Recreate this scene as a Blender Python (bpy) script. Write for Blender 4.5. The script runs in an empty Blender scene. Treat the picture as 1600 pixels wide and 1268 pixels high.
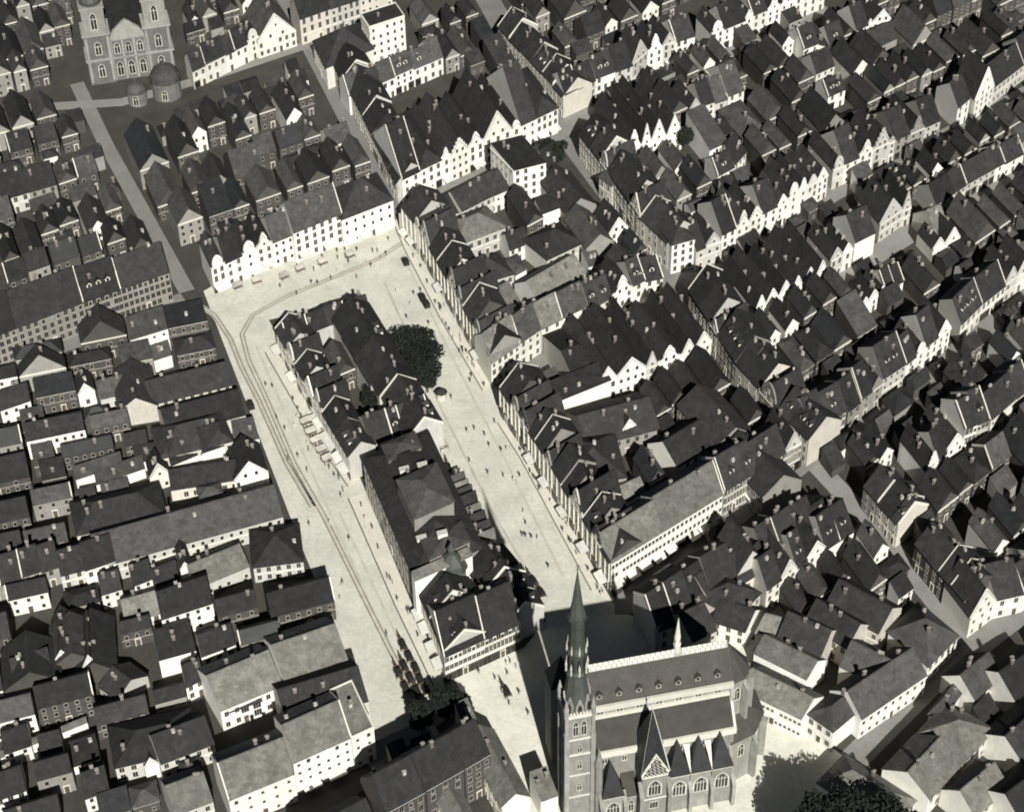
import bpy, math, random
from mathutils import Vector, Matrix
random.seed(11)
rnd = random.random
def ru(a, b): return a + (b - a) * random.random()
RAD = math.radians
sc = bpy.context.scene

# ------------------------------------------------------------------ camera, light, exposure
CAM_H, DEP, FPX, ROLL = 390.0, RAD(42), 3121.0, RAD(1.3)
cF = Vector((0, math.cos(DEP), -math.sin(DEP))); cR0 = Vector((1, 0, 0)); cU0 = Vector((0, math.sin(DEP), math.cos(DEP)))
cR = math.cos(ROLL) * cR0 - math.sin(ROLL) * cU0; cU = math.sin(ROLL) * cR0 + math.cos(ROLL) * cU0
CAM = Vector((0, 0, CAM_H))
cd = bpy.data.cameras.new('aerial_camera'); co = bpy.data.objects.new('aerial_camera', cd)
sc.collection.objects.link(co); sc.camera = co
cd.sensor_width = 36; cd.lens = 36 * FPX / 1600; cd.clip_start = 5; cd.clip_end = 8000
cd.dof.use_dof = True; cd.dof.focus_distance = 60; cd.dof.aperture_fstop = 1.6      # the old plate is a little soft
m3 = Matrix((cR, cU, -cF)).transposed()
co.matrix_world = Matrix.Translation(CAM) @ m3.to_4x4()

SUN_AZ, SUN_EL = RAD(101.2), RAD(37)          # the way the light travels over the ground; height of the sun
w = bpy.data.worlds.new('World'); sc.world = w; w.use_nodes = True
nt = w.node_tree; bg = nt.nodes['Background']; sky = nt.nodes.new('ShaderNodeTexSky')
sky.sky_type = 'NISHITA'; sky.sun_disc = False; sky.air_density = .14; sky.dust_density = .1; sky.sun_elevation = SUN_EL
sky.sun_rotation = math.atan2(-math.cos(SUN_AZ), -math.sin(SUN_AZ))
nt.links.new(sky.outputs[0], bg.inputs[0]); bg.inputs[1].default_value = 0.05
ld = bpy.data.lights.new('sun', 'SUN'); ld.energy = 5.0; ld.angle = RAD(0.5); ld.color = (1, .99, .945)
lo = bpy.data.objects.new('sun', ld); sc.collection.objects.link(lo); lo.location = (0, 0, 600)
ldir = Vector((math.cos(SUN_AZ) * math.cos(SUN_EL), math.sin(SUN_AZ) * math.cos(SUN_EL), -math.sin(SUN_EL)))
lo.rotation_euler = ldir.to_track_quat('-Z', 'Y').to_euler()
sc.view_settings.view_transform = 'Standard'; sc.view_settings.look = 'None'
sc.view_settings.exposure = 0.35; sc.view_settings.gamma = 1; sc.view_settings.use_curve_mapping = False

# ------------------------------------------------------------------ helpers
COL = sc.collection
def at(px, py, h=0.0):
    r = cF + cR * ((px - 800) / FPX) + cU * ((634 - py) / FPX)
    t = (h - CAM_H) / r.z
    return Vector((t * r.x, t * r.y, h))
def proj(p):
    q = p - CAM; z = q.dot(cF)
    return 800 + FPX * q.dot(cR) / z, 634 - FPX * q.dot(cU) / z
def azv(deg): return Vector((math.cos(RAD(deg)), math.sin(RAD(deg)), 0))
def V2(x, y, z=0.0): return Vector((x, y, z))

class MB:
    def __init__(s): s.v = []; s.f = []; s.m = []
    def poly(s, pts, m=0):
        i = len(s.v); s.v += [tuple(p) for p in pts]; s.f.append(tuple(range(i, i + len(pts)))); s.m.append(m)
    def box(s, o, u, v, w_, m=0):      # corner and three edge vectors
        p = [o, o + u, o + u + v, o + v]; q = [a + w_ for a in p]
        i = len(s.v); s.v += [tuple(a) for a in p + q]
        for f in ((3, 2, 1, 0), (4, 5, 6, 7), (0, 1, 5, 4), (1, 2, 6, 5), (2, 3, 7, 6), (3, 0, 4, 7)):
            s.f.append(tuple(i + k for k in f)); s.m.append(m)
    def slab(s, pts, th, m=0, up=Vector((0, 0, 1))):   # polygon thickened downwards
        n = len(pts); b = [p - up * th for p in pts]
        i = len(s.v); s.v += [tuple(a) for a in pts] + [tuple(a) for a in b]
        s.f.append(tuple(i + k for k in range(n))); s.m.append(m)
        s.f.append(tuple(i + n + k for k in reversed(range(n)))); s.m.append(m)
        for k in range(n):
            k2 = (k + 1) % n; s.f.append((i + k, i + n + k, i + n + k2, i + k2)); s.m.append(m)
    def prism(s, c, prof, n, m=0, rot=0.0, caps=True, sx=1, sy=1):   # lathe: prof = [(r, z)...]
        i0 = len(s.v)
        for r, z in prof:
            for k in range(n):
                a = rot + 2 * math.pi * k / n
                s.v.append((c[0] + sx * r * math.cos(a), c[1] + sy * r * math.sin(a), c[2] + z))
        for j in range(len(prof) - 1):
            for k in range(n):
                k2 = (k + 1) % n
                s.f.append((i0 + j * n + k, i0 + j * n + k2, i0 + (j + 1) * n + k2, i0 + (j + 1) * n + k)); s.m.append(m)
        if caps:
            s.f.append(tuple(i0 + (len(prof) - 1) * n + k for k in range(n))); s.m.append(m)
            s.f.append(tuple(i0 + k for k in reversed(range(n)))); s.m.append(m)
    def mesh(s, name, mats):
        me = bpy.data.meshes.new(name); me.from_pydata(s.v, [], s.f)
        for a in mats: me.materials.append(a)
        if len(mats) > 1: me.polygons.foreach_set('material_index', s.m)
        me.update(); return me
    def build(s, name, mats, parent=None, loc=(0, 0, 0), smooth=False):
        if not isinstance(mats, (list, tuple)): mats = [mats]
        me = s.mesh(name, mats)
        if smooth: me.polygons.foreach_set('use_smooth', [True] * len(me.polygons))
        return link(name, me, parent, loc)
def link(name, me, parent=None, loc=(0, 0, 0), rz=0.0, scale=None):
    o = bpy.data.objects.new(name, me); COL.objects.link(o); o.location = loc
    if rz: o.rotation_euler = (0, 0, rz)
    if scale: o.scale = scale
    if parent: o.parent = parent
    return o
LABELS = {}
def fit(label):                                   # keep labels within sixteen words
    while len(label.replace('-', ' ').split()) > 16 and ' the ' in label:
        i = label.rindex(' the '); label = label[:i] + label[i + 4:]
    return label
def tag(o, label, cat, group=None):
    label = fit(label)
    LABELS[label] = LABELS.get(label, 0) + 1
    o['label'] = label; o['category'] = cat
    if group: o['group'] = group
    return o
def thing(name, label, cat, loc, group=None, rz=0.0):
    o = bpy.data.objects.new(name, None); COL.objects.link(o); o.location = loc; o.rotation_euler = (0, 0, rz)
    o.empty_display_size = 0.5
    return tag(o, label, cat, group)
def struct(o): o['kind'] = 'structure'; return o
ORD = ['first', 'second', 'third', 'fourth', 'fifth', 'sixth', 'seventh', 'eighth', 'ninth', 'tenth', 'eleventh', 'twelfth',
       'thirteenth', 'fourteenth', 'fifteenth', 'sixteenth', 'seventeenth', 'eighteenth', 'nineteenth', 'twentieth']
for _t in ('twenty', 'thirty', 'forty'): ORD += ['%s-%s' % (_t, o) for o in ORD[:9]] + [{'twenty': 'thirtieth', 'thirty': 'fortieth', 'forty': 'fiftieth'}[_t]]

# ------------------------------------------------------------------ materials
def mat(name, c, rough=.85, var=.25, scale=.35, fine=6.0, bump=.0, spec=.2, streak=0.0, metal=0.0, patch=0):
    m = bpy.data.materials.new(name); m.use_nodes = True; n = m.node_tree.nodes; l = m.node_tree.links
    b = n['Principled BSDF']; b.inputs['Roughness'].default_value = rough; b.inputs['Specular IOR Level'].default_value = spec
    b.inputs['Metallic'].default_value = metal
    ge = n.new('ShaderNodeNewGeometry'); oi = n.new('ShaderNodeObjectInfo')
    n1 = n.new('ShaderNodeTexNoise'); n1.inputs['Scale'].default_value = scale; n1.inputs['Detail'].default_value = 5; n1.inputs['Roughness'].default_value = .65
    n2 = n.new('ShaderNodeTexNoise'); n2.inputs['Scale'].default_value = fine; n2.inputs['Detail'].default_value = 3
    mp = n.new('ShaderNodeMapping'); mp.inputs['Scale'].default_value = (1, 1, .22 if streak else 1)
    l.new(ge.outputs['Position'], mp.inputs[0]); l.new(ge.outputs['Position'], n1.inputs[0]); l.new(mp.outputs[0], n2.inputs[0])
    # factor = 1 + var*(noise-.5)*2 + ...
    a1 = n.new('ShaderNodeMath'); a1.operation = 'MULTIPLY_ADD'; l.new(n1.outputs[0], a1.inputs[0]); a1.inputs[1].default_value = var * 3; a1.inputs[2].default_value = 1 - var * 1.5
    a2 = n.new('ShaderNodeMath'); a2.operation = 'MULTIPLY_ADD'; l.new(n2.outputs[0], a2.inputs[0]); a2.inputs[1].default_value = var * 2.0; a2.inputs[2].default_value = 1 - var
    a3 = n.new('ShaderNodeMath'); a3.operation = 'MULTIPLY_ADD'; l.new(oi.outputs['Random'], a3.inputs[0]); a3.inputs[1].default_value = var * 1.3; a3.inputs[2].default_value = 1 - var * .65
    p1 = n.new('ShaderNodeMath'); p1.operation = 'MULTIPLY'; l.new(a1.outputs[0], p1.inputs[0]); l.new(a2.outputs[0], p1.inputs[1])
    p2 = n.new('ShaderNodeMath'); p2.operation = 'MULTIPLY'; l.new(p1.outputs[0], p2.inputs[0]); l.new(a3.outputs[0], p2.inputs[1])
    if patch:                                       # relaid and weathered patches of tiles
        vo = n.new('ShaderNodeTexVoronoi'); vo.inputs['Scale'].default_value = .8
        nd = n.new('ShaderNodeMixRGB'); nd.blend_type = 'ADD'; nd.inputs[0].default_value = 1.6; l.new(ge.outputs['Position'], nd.inputs[1]); l.new(n1.outputs['Color'], nd.inputs[2]); l.new(nd.outputs[0], vo.inputs['Vector'])
        sx = n.new('ShaderNodeSeparateColor'); l.new(vo.outputs['Color'], sx.inputs[0])
        a4 = n.new('ShaderNodeMath'); a4.operation = 'MULTIPLY_ADD'; l.new(sx.outputs[0], a4.inputs[0]); a4.inputs[1].default_value = .34; a4.inputs[2].default_value = .84
        p3 = n.new('ShaderNodeMath'); p3.operation = 'MULTIPLY'; l.new(p2.outputs[0], p3.inputs[0]); l.new(a4.outputs[0], p3.inputs[1]); p2 = p3
    vm = n.new('ShaderNodeVectorMath'); vm.operation = 'SCALE'; vm.inputs[0].default_value = c[:3]; l.new(p2.outputs[0], vm.inputs['Scale'])
    l.new(vm.outputs[0], b.inputs['Base Color'])
    if bump:
        bp = n.new('ShaderNodeBump'); bp.inputs['Strength'].default_value = bump; bp.inputs['Distance'].default_value = .15
        l.new(n2.outputs[0], bp.inputs['Height']); l.new(bp.outputs[0], b.inputs['Normal'])
    return m
M = {}
M['ground'] = mat('earth_yard', (.05, .048, .04), .95, .35, .12, 1.5)
M['square'] = mat('square_paving', (.60, .59, .50), .9, .22, .11, .9)
M['street'] = mat('street_setts', (.21, .205, .19), .9, .2, .1, 1.2)
M['walk'] = mat('pavement_slabs', (.60, .58, .49), .9, .14, .15, 1.2)
M['kerb'] = mat('kerb_stone', (.16, .15, .12), .9, .25, .5, 3)
M['bed'] = mat('track_setts', (.50, .48, .395), .9, .25, .3, 3)
M['rail'] = mat('rail_steel', (.12, .10, .08), .5, .2, 1, 4, metal=.5)
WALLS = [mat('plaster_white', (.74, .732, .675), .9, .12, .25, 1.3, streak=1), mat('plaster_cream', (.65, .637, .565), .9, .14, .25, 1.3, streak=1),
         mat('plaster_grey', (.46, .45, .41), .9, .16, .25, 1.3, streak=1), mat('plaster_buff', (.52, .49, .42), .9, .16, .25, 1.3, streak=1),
         mat('wall_dim', (.25, .24, .215), .9, .2, .3, 1.5, streak=1), mat('wall_dark', (.075, .069, .063), .9, .22, .3, 2)]  # these two also carry raking light on the square fronts as colour
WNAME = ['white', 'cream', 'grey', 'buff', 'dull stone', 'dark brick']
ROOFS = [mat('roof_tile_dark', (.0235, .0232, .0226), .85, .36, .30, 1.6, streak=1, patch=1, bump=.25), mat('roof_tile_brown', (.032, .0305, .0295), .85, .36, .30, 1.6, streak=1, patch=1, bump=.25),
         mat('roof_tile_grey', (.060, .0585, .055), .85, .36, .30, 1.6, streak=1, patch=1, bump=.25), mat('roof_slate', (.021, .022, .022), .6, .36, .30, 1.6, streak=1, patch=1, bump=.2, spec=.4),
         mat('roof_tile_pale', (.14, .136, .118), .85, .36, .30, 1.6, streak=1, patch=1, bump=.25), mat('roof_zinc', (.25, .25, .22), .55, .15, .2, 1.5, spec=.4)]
RNAME = ['dark tiled', 'brown tiled', 'grey tiled', 'slate', 'pale tiled', 'zinc']
M['glass'] = mat('window_glass', (.022, .022, .022), .3, .3, .5, 3, spec=.4)
M['frame'] = mat('window_frame', (.52, .50, .43), .7, .1, 1, 4)
M['trim'] = mat('cornice_plaster', (.68, .66, .56), .85, .12, .4, 2)
M['trimd'] = mat('cornice_dark', (.3, .28, .24), .85, .15, .4, 2)
M['brick'] = mat('chimney_brick', (.17, .15, .135), .9, .3, .6, 4)
M['chimw'] = mat('chimney_plaster', (.45, .44, .40), .9, .2, .6, 4)
M['awn'] = mat('awning_cloth', (.62, .61, .55), .9, .25, .4, 3)
M['canvas'] = mat('stall_canvas', (.40, .38, .33), .9, .3, .4, 3)
M['dark'] = mat('dark_opening', (.02, .02, .02), .8, .2, .5, 2)
M['wood'] = mat('dark_wood', (.10, .08, .06), .8, .2, .5, 4)
M['stone'] = mat('church_stone', (.25, .246, .217), .9, .32, .3, 1.5, streak=1)
M['stonel'] = mat('church_trim', (.56, .55, .46), .9, .15, .3, 2)
M['dimstone'] = mat('dimmed_stone', (.13, .128, .118), .9, .35, .3, 1.5, streak=1)  # this and next two: half light on the twin church put into colour
M['dimstone2'] = mat('belfry_stone', (.24, .235, .21), .9, .3, .3, 1.5, streak=1)
M['dimtrim'] = mat('dimmed_trim', (.27, .265, .24), .9, .25, .3, 1.5, streak=1)
M['copper'] = mat('spire_copper', (.055, .06, .05), .6, .3, .4, 2, spec=.4)
M['bark'] = mat('tree_bark', (.08, .065, .05), .95, .3, 1, 6)
M['leaf'] = mat('tree_leaf', (.012, .015, .010), .8, .35, .3, 2)
M['coat'] = mat('dark_clothes', (.05, .045, .045), .9, .5, .5, 4)
M['coatl'] = mat('light_clothes', (.5, .45, .4), .9, .3, .5, 4)
M['skin'] = mat('skin', (.45, .32, .25), .8, .1, 1, 4)
M['car'] = mat('car_paint', (.03, .03, .032), .35, .2, .5, 2, spec=.5)
M['tyre'] = mat('tyre_rubber', (.02, .02, .02), .9, .2, 1, 4)
M['horse'] = mat('horse_coat', (.07, .045, .03), .8, .3, 1, 4)

# ------------------------------------------------------------------ shared small meshes (front looks along -y, x to the right)
def win_mesh(wd, ht, bars=1, fr_m='frame'):
    b = MB(); fr = .12; X = Vector((1, 0, 0)); Y = Vector((0, 1, 0)); Z = Vector((0, 0, 1))
    b.poly([(-wd / 2, -.03, 0), (wd / 2, -.03, 0), (wd / 2, -.03, ht), (-wd / 2, -.03, ht)], 0)
    for x in (-wd / 2 - fr, wd / 2): b.box(Vector((x, -.10, 0)), X * fr, Y * .12, Z * ht, 1)
    b.box(Vector((-wd / 2 - fr - .06, -.17, -.14)), X * (wd + 2 * fr + .12), Y * .19, Z * .14, 1)
    b.box(Vector((-wd / 2 - fr, -.13, ht)), X * (wd + 2 * fr), Y * .15, Z * .16, 1)
    for k in range(bars): b.box(Vector((-wd / 2 + wd * (k + 1) / (bars + 1) - .035, -.055, 0)), X * .07, Y * .03, Z * ht, 1)
    return b.mesh('window', [M['glass'], M[fr_m]])
WSZ = ((1.05, 1.75, 1), (1.2, 1.9, 1), (.85, 1.3, 0), (1.9, 2.2, 2), (1.15, 2.3, 1), (.7, .9, 0))
WIN = [win_mesh(*q) for q in WSZ]; WIND = [win_mesh(*q, 'trimd') for q in WSZ]
def chim_mesh(m_, hgt):
    b = MB(); X = Vector((1, 0, 0)); Y = Vector((0, 1, 0)); Z = Vector((0, 0, 1))
    b.box(Vector((-.4, -.3, -1.2)), X * .8, Y * .6, Z * (hgt + 1.2), 0)
    b.box(Vector((-.48, -.38, hgt)), X * .96, Y * .76, Z * .18, 1)
    for x in (-.2, .2): b.prism((x, 0, hgt + .18), [(.12, 0), (.1, .35)], 6, 0)
    return b.mesh('chimney', [m_, M['trimd']])
CHIM = [chim_mesh(M['brick'], 1.3), chim_mesh(M['brick'], 1.5), chim_mesh(M['brick'], 2.0), chim_mesh(M['chimw'], 1.0)]
def dorm_mesh(rm, wd=1.5, ht=1.3, dp=2.6, front='trim'):
    b = MB()
    a, c = -wd / 2, wd / 2
    b.poly([(a, 0, -.6), (c, 0, -.6), (c, 0, ht), (0, 0, ht + .55), (a, 0, ht)], 0)
    b.poly([(a, 0, -.6), (a, dp, -.6), (a, dp, ht), (a, 0, ht)], 0); b.poly([(c, 0, -.6), (c, 0, ht), (c, dp, ht), (c, dp, -.6)], 0)
    Z = Vector((0, 0, 1))
    for q in (-1, 1):
        b.slab([Vector((q * (wd / 2 + .18), -.2, ht - .12)), Vector((0, -.2, ht + .6)), Vector((0, dp, ht + .6)), Vector((q * (wd / 2 + .18), dp, ht - .12))], .1, 1)
    b.poly([(a + .3, -.02, .15), (c - .3, -.02, .15), (c - .3, -.02, ht - .1), (a + .3, -.02, ht - .1)], 2)
    return b.mesh('dormer', [M[front], rm, M['glass']])
DORM = [dorm_mesh(r) for r in ROOFS]
def shop_mesh(wd=2.2, ht=2.6):
    b = MB(); X = Vector((1, 0, 0)); Y = Vector((0, 1, 0)); Z = Vector((0, 0, 1))
    b.poly([(-wd / 2, -.03, .3), (wd / 2, -.03, .3), (wd / 2, -.03, ht), (-wd / 2, -.03, ht)], 0)
    b.box(Vector((-wd / 2 - .1, -.12, 0)), X * (wd + .2), Y * .14, Z * .3, 1)
    b.box(Vector((-wd / 2 - .12, -.14, ht)), X * (wd + .24), Y * .16, Z * .4, 1)
    for x in (-wd / 2 - .12, wd / 2): b.box(Vector((x, -.12, .3)), X * .12, Y * .14, Z * (ht - .3), 1)
    return b.mesh('shop_window', [M['glass'], M['wood']])
SHOP = shop_mesh()
def door_mesh():
    b = MB(); X = Vector((1, 0, 0)); Y = Vector((0, 1, 0)); Z = Vector((0, 0, 1))
    b.box(Vector((-.6, -.06, 0)), X * 1.2, Y * .08, Z * 2.4, 0)
    b.box(Vector((-.78, -.14, 0)), X * .18, Y * .16, Z * 2.5, 1); b.box(Vector((.6, -.14, 0)), X * .18, Y * .16, Z * 2.5, 1)
    b.box(Vector((-.85, -.18, 2.5)), X * 1.7, Y * .2, Z * .25, 1)
    return b.mesh('door', [M['wood'], M['trim']])
DOOR = door_mesh()
def awn_mesh():
    b = MB()
    p = [Vector((-1.9, 0, 3.1)), Vector((1.9, 0, 3.1)), Vector((1.9, -2.3, 2.35)), Vector((-1.9, -2.3, 2.35))]
    b.slab(p, .06, 0)
    b.slab([Vector((-1.9, -2.3, 2.35)), Vector((1.9, -2.3, 2.35)), Vector((1.9, -2.3, 2.05)), Vector((-1.9, -2.3, 2.05))], .05, 0, Vector((0, -1, 0)))
    for x in (-1.85, 1.8): b.box(Vector((x, -2.3, 2.3)), Vector((.05, 0, 0)), Vector((0, 2.3, .1)), Vector((0, 0, .05)), 1)
    return b.mesh('awning', [M['awn'], M['rail']])
AWN = awn_mesh()

class Foot:                                        # ground already taken, kept in 20 m cells
    def __init__(s): s.c = {}
    def append(s, f):
        P, u, w_, V, D = f; q = [P, P + u * w_, P + V * D, P + u * w_ + V * D]
        for i in range(int(min(a.x for a in q) // 20), int(max(a.x for a in q) // 20) + 1):
            for j in range(int(min(a.y for a in q) // 20), int(max(a.y for a in q) // 20) + 1): s.c.setdefault((i, j), []).append(f)
FOOT = Foot()
def inside(p, margin=0.0):
    for (P, u, w_, V, D) in FOOT.c.get((int(p.x // 20), int(p.y // 20)), ()):
        den = u.x * V.y - u.y * V.x; qx = p.x - P.x; qy = p.y - P.y
        s = (qx * V.y - qy * V.x) / den; t = (u.x * qy - u.y * qx) / den
        if -margin < s < w_ + margin and -margin < t < D + margin: return True
    return False

# ------------------------------------------------------------------ the house builder
def house(label, P0, P1, V, D, h, roof='e', rh=None, wm=0, rm=0, name='town_house', cat='house', group=None, fronts=True,
          floors=None, chim=2, dorm=0, gstyle='tri', awn=0, shop=False, par=(0, 0), wk=None, side_windows=False, foot=True, cols=None, rel=False):
    P0 = Vector((P0[0], P0[1], 0)); P1 = Vector((P1[0], P1[1], 0)); V = V.normalized()
    w_ = (P1 - P0).length; u = (P1 - P0) / w_
    g = .02; O = P0 + u * g; w_ -= 2 * g
    if foot: FOOT.append((P0, u, w_, V, D))
    Z = Vector((0, 0, 1))
    n = Vector((u.y, -u.x, 0))                                 # out of the front
    t_ = thing(name, label, cat, O, group)
    pt = lambda s, t, z: u * s + V * t + Z * z
    cross = abs(u.x * V.y - u.y * V.x)
    if rh is None: rh = {'e': D * .40, 'g': w_ * .62, 'h': min(D, w_) * .40, 'm': D * .3, 'f': .35, 'M': D * .42, 'n': D * .3}[roof] * ru(.92, 1.1)
    rh = max(rh, .4)
    # walls
    b = MB()
    b.poly([pt(0, 0, 0), pt(w_, 0, 0), pt(w_, 0, h), pt(0, 0, h)])
    hb = h + rh if roof == 'm' else h
    hf = h
    b.poly([pt(w_, D, 0), pt(0, D, 0), pt(0, D, hb), pt(w_, D, hb)])
    for s in (0, w_):
        if roof == 'e': top = [pt(s, D, h), pt(s, D / 2, h + rh), pt(s, 0, h)]
        elif roof == 'm': top = [pt(s, D, h + rh), pt(s, 0, h)]
        else: top = [pt(s, D, h), pt(s, 0, h)]
        b.poly([pt(s, 0, 0), pt(s, D, 0)] + top)
    if roof == 'g':
        for t in (0, D): b.poly([pt(0, t, h), pt(w_, t, h), pt(w_ / 2, t, h + rh)])
    if roof == 'f':
        b.poly([pt(0, 0, h - .3), pt(w_, 0, h - .3), pt(w_, D, h - .3), pt(0, D, h - .3)])
    wall = b.build('wall', WALLS[wm], t_)
    # roof
    b = MB(); o = .4; R = roof; j0, j1 = ru(0, .22), ru(0, .22)
    if R == 'e':
        k = rh / (D / 2)
        b.slab([pt(0, -o, h - o * k + .15), pt(w_, -o, h - o * k + .15), pt(w_, D / 2, h + rh + .15 + j1), pt(0, D / 2, h + rh + .15 + j0)], .22)
        b.slab([pt(0, D / 2, h + rh + .15 + j0), pt(w_, D / 2, h + rh + .15 + j1), pt(w_, D + o, h - o * k + .15), pt(0, D + o, h - o * k + .15)], .22)
        b.box(pt(0, D / 2 - .14, h + rh + .08 + j0), u * w_ + Z * (j1 - j0), V * .28, Z * .16)
    elif R == 'g':
        k = rh / (w_ / 2); a = .12
        b.slab([pt(-a, -.15, h - a * k + .15), pt(w_ / 2, -.15, h + rh + .15), pt(w_ / 2, D + .2, h + rh + .15 + j1), pt(-a, D + .2, h - a * k + .15)], .22)
        b.slab([pt(w_ / 2, -.15, h + rh + .15), pt(w_ + a, -.15, h - a * k + .15), pt(w_ + a, D + .2, h - a * k + .15), pt(w_ / 2, D + .2, h + rh + .15 + j1)], .22)
        b.box(pt(w_ / 2 - .14, -.1, h + rh + .08), u * .28, V * (D + .25) + Z * j1, Z * .16)
    elif R == 'h':
        m = min(D, w_) / 2; o2 = .3
        A, B_, C, E_ = pt(-o2, -o, h), pt(w_ + o2, -o, h), pt(w_ + o2, D + o, h), pt(-o2, D + o, h)
        if w_ >= D: r0, r1 = pt(m, D / 2, h + rh), pt(w_ - m, D / 2, h + rh); F = [[A, B_, r1, r0], [B_, C, r1], [C, E_, r0, r1], [E_, A, r0]]
        else: r0, r1 = pt(w_ / 2, m, h + rh), pt(w_ / 2, D - m, h + rh); F = [[A, B_, r0], [B_, C, r1, r0], [C, E_, r1], [E_, A, r0, r1]]
        for f in F: b.slab(f, .2)
    elif R == 'M':      # mansard
        i = 1.6; z1 = h + rh * .62
        A, B_, C, E_ = pt(-.1, -o, h), pt(w_ + .1, -o, h), pt(w_ + .1, D + o, h), pt(-.1, D + o, h)
        a, c, d_, f_ = pt(0, i, z1), pt(w_, i, z1), pt(w_, D - i, z1), pt(0, D - i, z1)
        r0, r1 = pt(0, D / 2, h + rh), pt(w_, D / 2, h + rh)
        for f in ([A, B_, c, a], [C, E_, f_, d_], [a, c, r1, r0], [d_, f_, r0, r1]): b.slab(f, .2)
        for q in ([A, a, r0, f_, E_], [B_, C, d_, r1, c]): b.poly(q)
    elif R == 'm':
        k = rh / D
        b.slab([pt(0, -o, h - o * k + .12), pt(w_, -o, h - o * k + .12), pt(w_, D + .1, h + rh + .12), pt(0, D + .1, h + rh + .12)], .2)
    elif R == 'f':
        b.slab([pt(.25, .25, h - .12), pt(w_ - .25, .25, h - .12), pt(w_ - .25, D - .25, h - .12), pt(.25, D - .25, h - .12)], .12)
    ro = b.build('roof', ROOFS[rm], t_)
    if R == 'f':
        b = MB()
        for (c0, ee, ff) in ((pt(-.1, -.1, h), u * (w_ + .2), V * .35), (pt(-.1, D - .25, h), u * (w_ + .2), V * .35), (pt(-.1, .25, h), u * .35, V * (D - .5)), (pt(w_ - .25, .25, h), u * .35, V * (D - .5))):
            b.box(c0, ee, ff, Z * .3)
        b.build('parapet', M['trim'], t_)
    # roof z at (s, t)
    def rz(s, t):
        if R == 'e': return h + rh * (1 - abs(t - D / 2) / (D / 2))
        if R == 'g': return h + rh * (1 - abs(s - w_ / 2) / (w_ / 2))
        if R == 'm': return h + rh * t / D
        if R == 'h': return h + rh * min(1, min(t, D - t, s, w_ - s) / (min(D, w_) / 2))
        if R == 'M': return h + rh * (.62 * min(1, min(t, D - t) / 1.6) + .38 * max(0, min(t, D - t) - 1.6) / max(.1, D / 2 - 1.6))
        return h - .1
    ang = math.atan2(u.y, u.x)
    for k in range(chim):
        s = ru(.12, .88) * w_; t = ru(.25, .8) * D
        if R == 'e': t = D / 2 + ru(-.22, .25) * D
        if R == 'g': s = w_ / 2 + ru(-.25, .25) * w_
        c = link('chimney', random.choice(CHIM), ro, pt(s, t, rz(s, t)), ang)
    for k in range(dorm):
        s = w_ * (k + 1) / (dorm + 1)
        if R in 'ehM': link('dormer', DORM[rm], ro, pt(s, D * .16 if R != 'M' else .5, rz(s, D * .16) + .1 if R != 'M' else h + .6), ang)
    for q, s in ((0, -.14), (1, w_ - .16)):
        if par[q] and R == 'e':
            b = MB(); pw = u * .3; k = rh / (D / 2); zz = .45
            for (t0, z0, t1, z1) in ((-.2, h - .2 * k, D / 2, h + rh), (D / 2, h + rh, D + .2, h - .2 * k)):
                p = [pt(s, t0, z0 - .3), pt(s, t1, z1 - .3), pt(s, t1, z1 + zz), pt(s, t0, z0 + zz)]
                b.slab([a + pw for a in p], 1, 0, pw)
            b.build('party_wall_coping', M['trim'], t_)
    # front seen by the camera?
    mid = P0 + u * w_ / 2 + Z * h / 2
    vis = n.dot(CAM - mid) > 0
    nv = V.cross(Z) if False else None
    if roof == 'g' and gstyle != 'none' and vis:
        b = MB(); prof = []
        x0, x1 = -.08, w_ + .08; c = w_ / 2; top = h + rh + .7
        if gstyle == 'step':
            ns = 4; prof = [(x0, h - .3)]
            for k in range(ns):
                xa = x0 + (c - .6 - x0) * k / ns; za = h + .9 + (top - h - .5) * k / ns
                xb = x0 + (c - .6 - x0) * (k + 1) / ns
                prof += [(xa, za), (xb, za)]
            prof += [(c - .6, top + .3)]
        elif gstyle == 'curve':
            prof = [(x0, h - .3), (x0, h + .6)]
            for k in range(1, 7):
                f = k / 7; prof.append((x0 + (c - x0) * (f ** .8) + .12 * w_ * math.sin(f * 6.3) * .35, h + .6 + (top - h) * (f ** 1.05)))
            prof.append((c - .35, top + .5))
        elif gstyle == 'round':
            prof = [(x0, h - .3), (x0, h + .3), (x0 + w_ * .12, h + .35)]
            for k in range(0, 6):
                a = k / 6 * math.pi / 2; prof.append((c - (c - x0 - w_ * .12) * math.cos(a), h + .5 + (top - h - .3) * math.sin(a)))
        else: prof = [(x0, h - .3), (x0, h + .25), (c - .12, top)]
        left = prof; right = [(2 * c - x, z) for x, z in reversed(prof)]
        if gstyle == 'round': right = [(c, top + .25)] + right
        pts = [pt(x, 0, z) + n * .14 for x, z in left + right]
        b.slab(pts, .42, 0, n)
        go = b.build('gable', WALLS[wm], t_)
        if rh > 3.2: 
            for q in ((-.16, .16) if w_ > 7 else (0,)):
                p = pt(c + q * w_, 0, h + .5) + n * .15; link('window', WIN[5] if w_ < 7 else WIN[2], t_, p, ang)
            if rh > 5.5: link('window', WIN[5], t_, pt(c, 0, h + rh * .52) + n * .15, ang)
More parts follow.
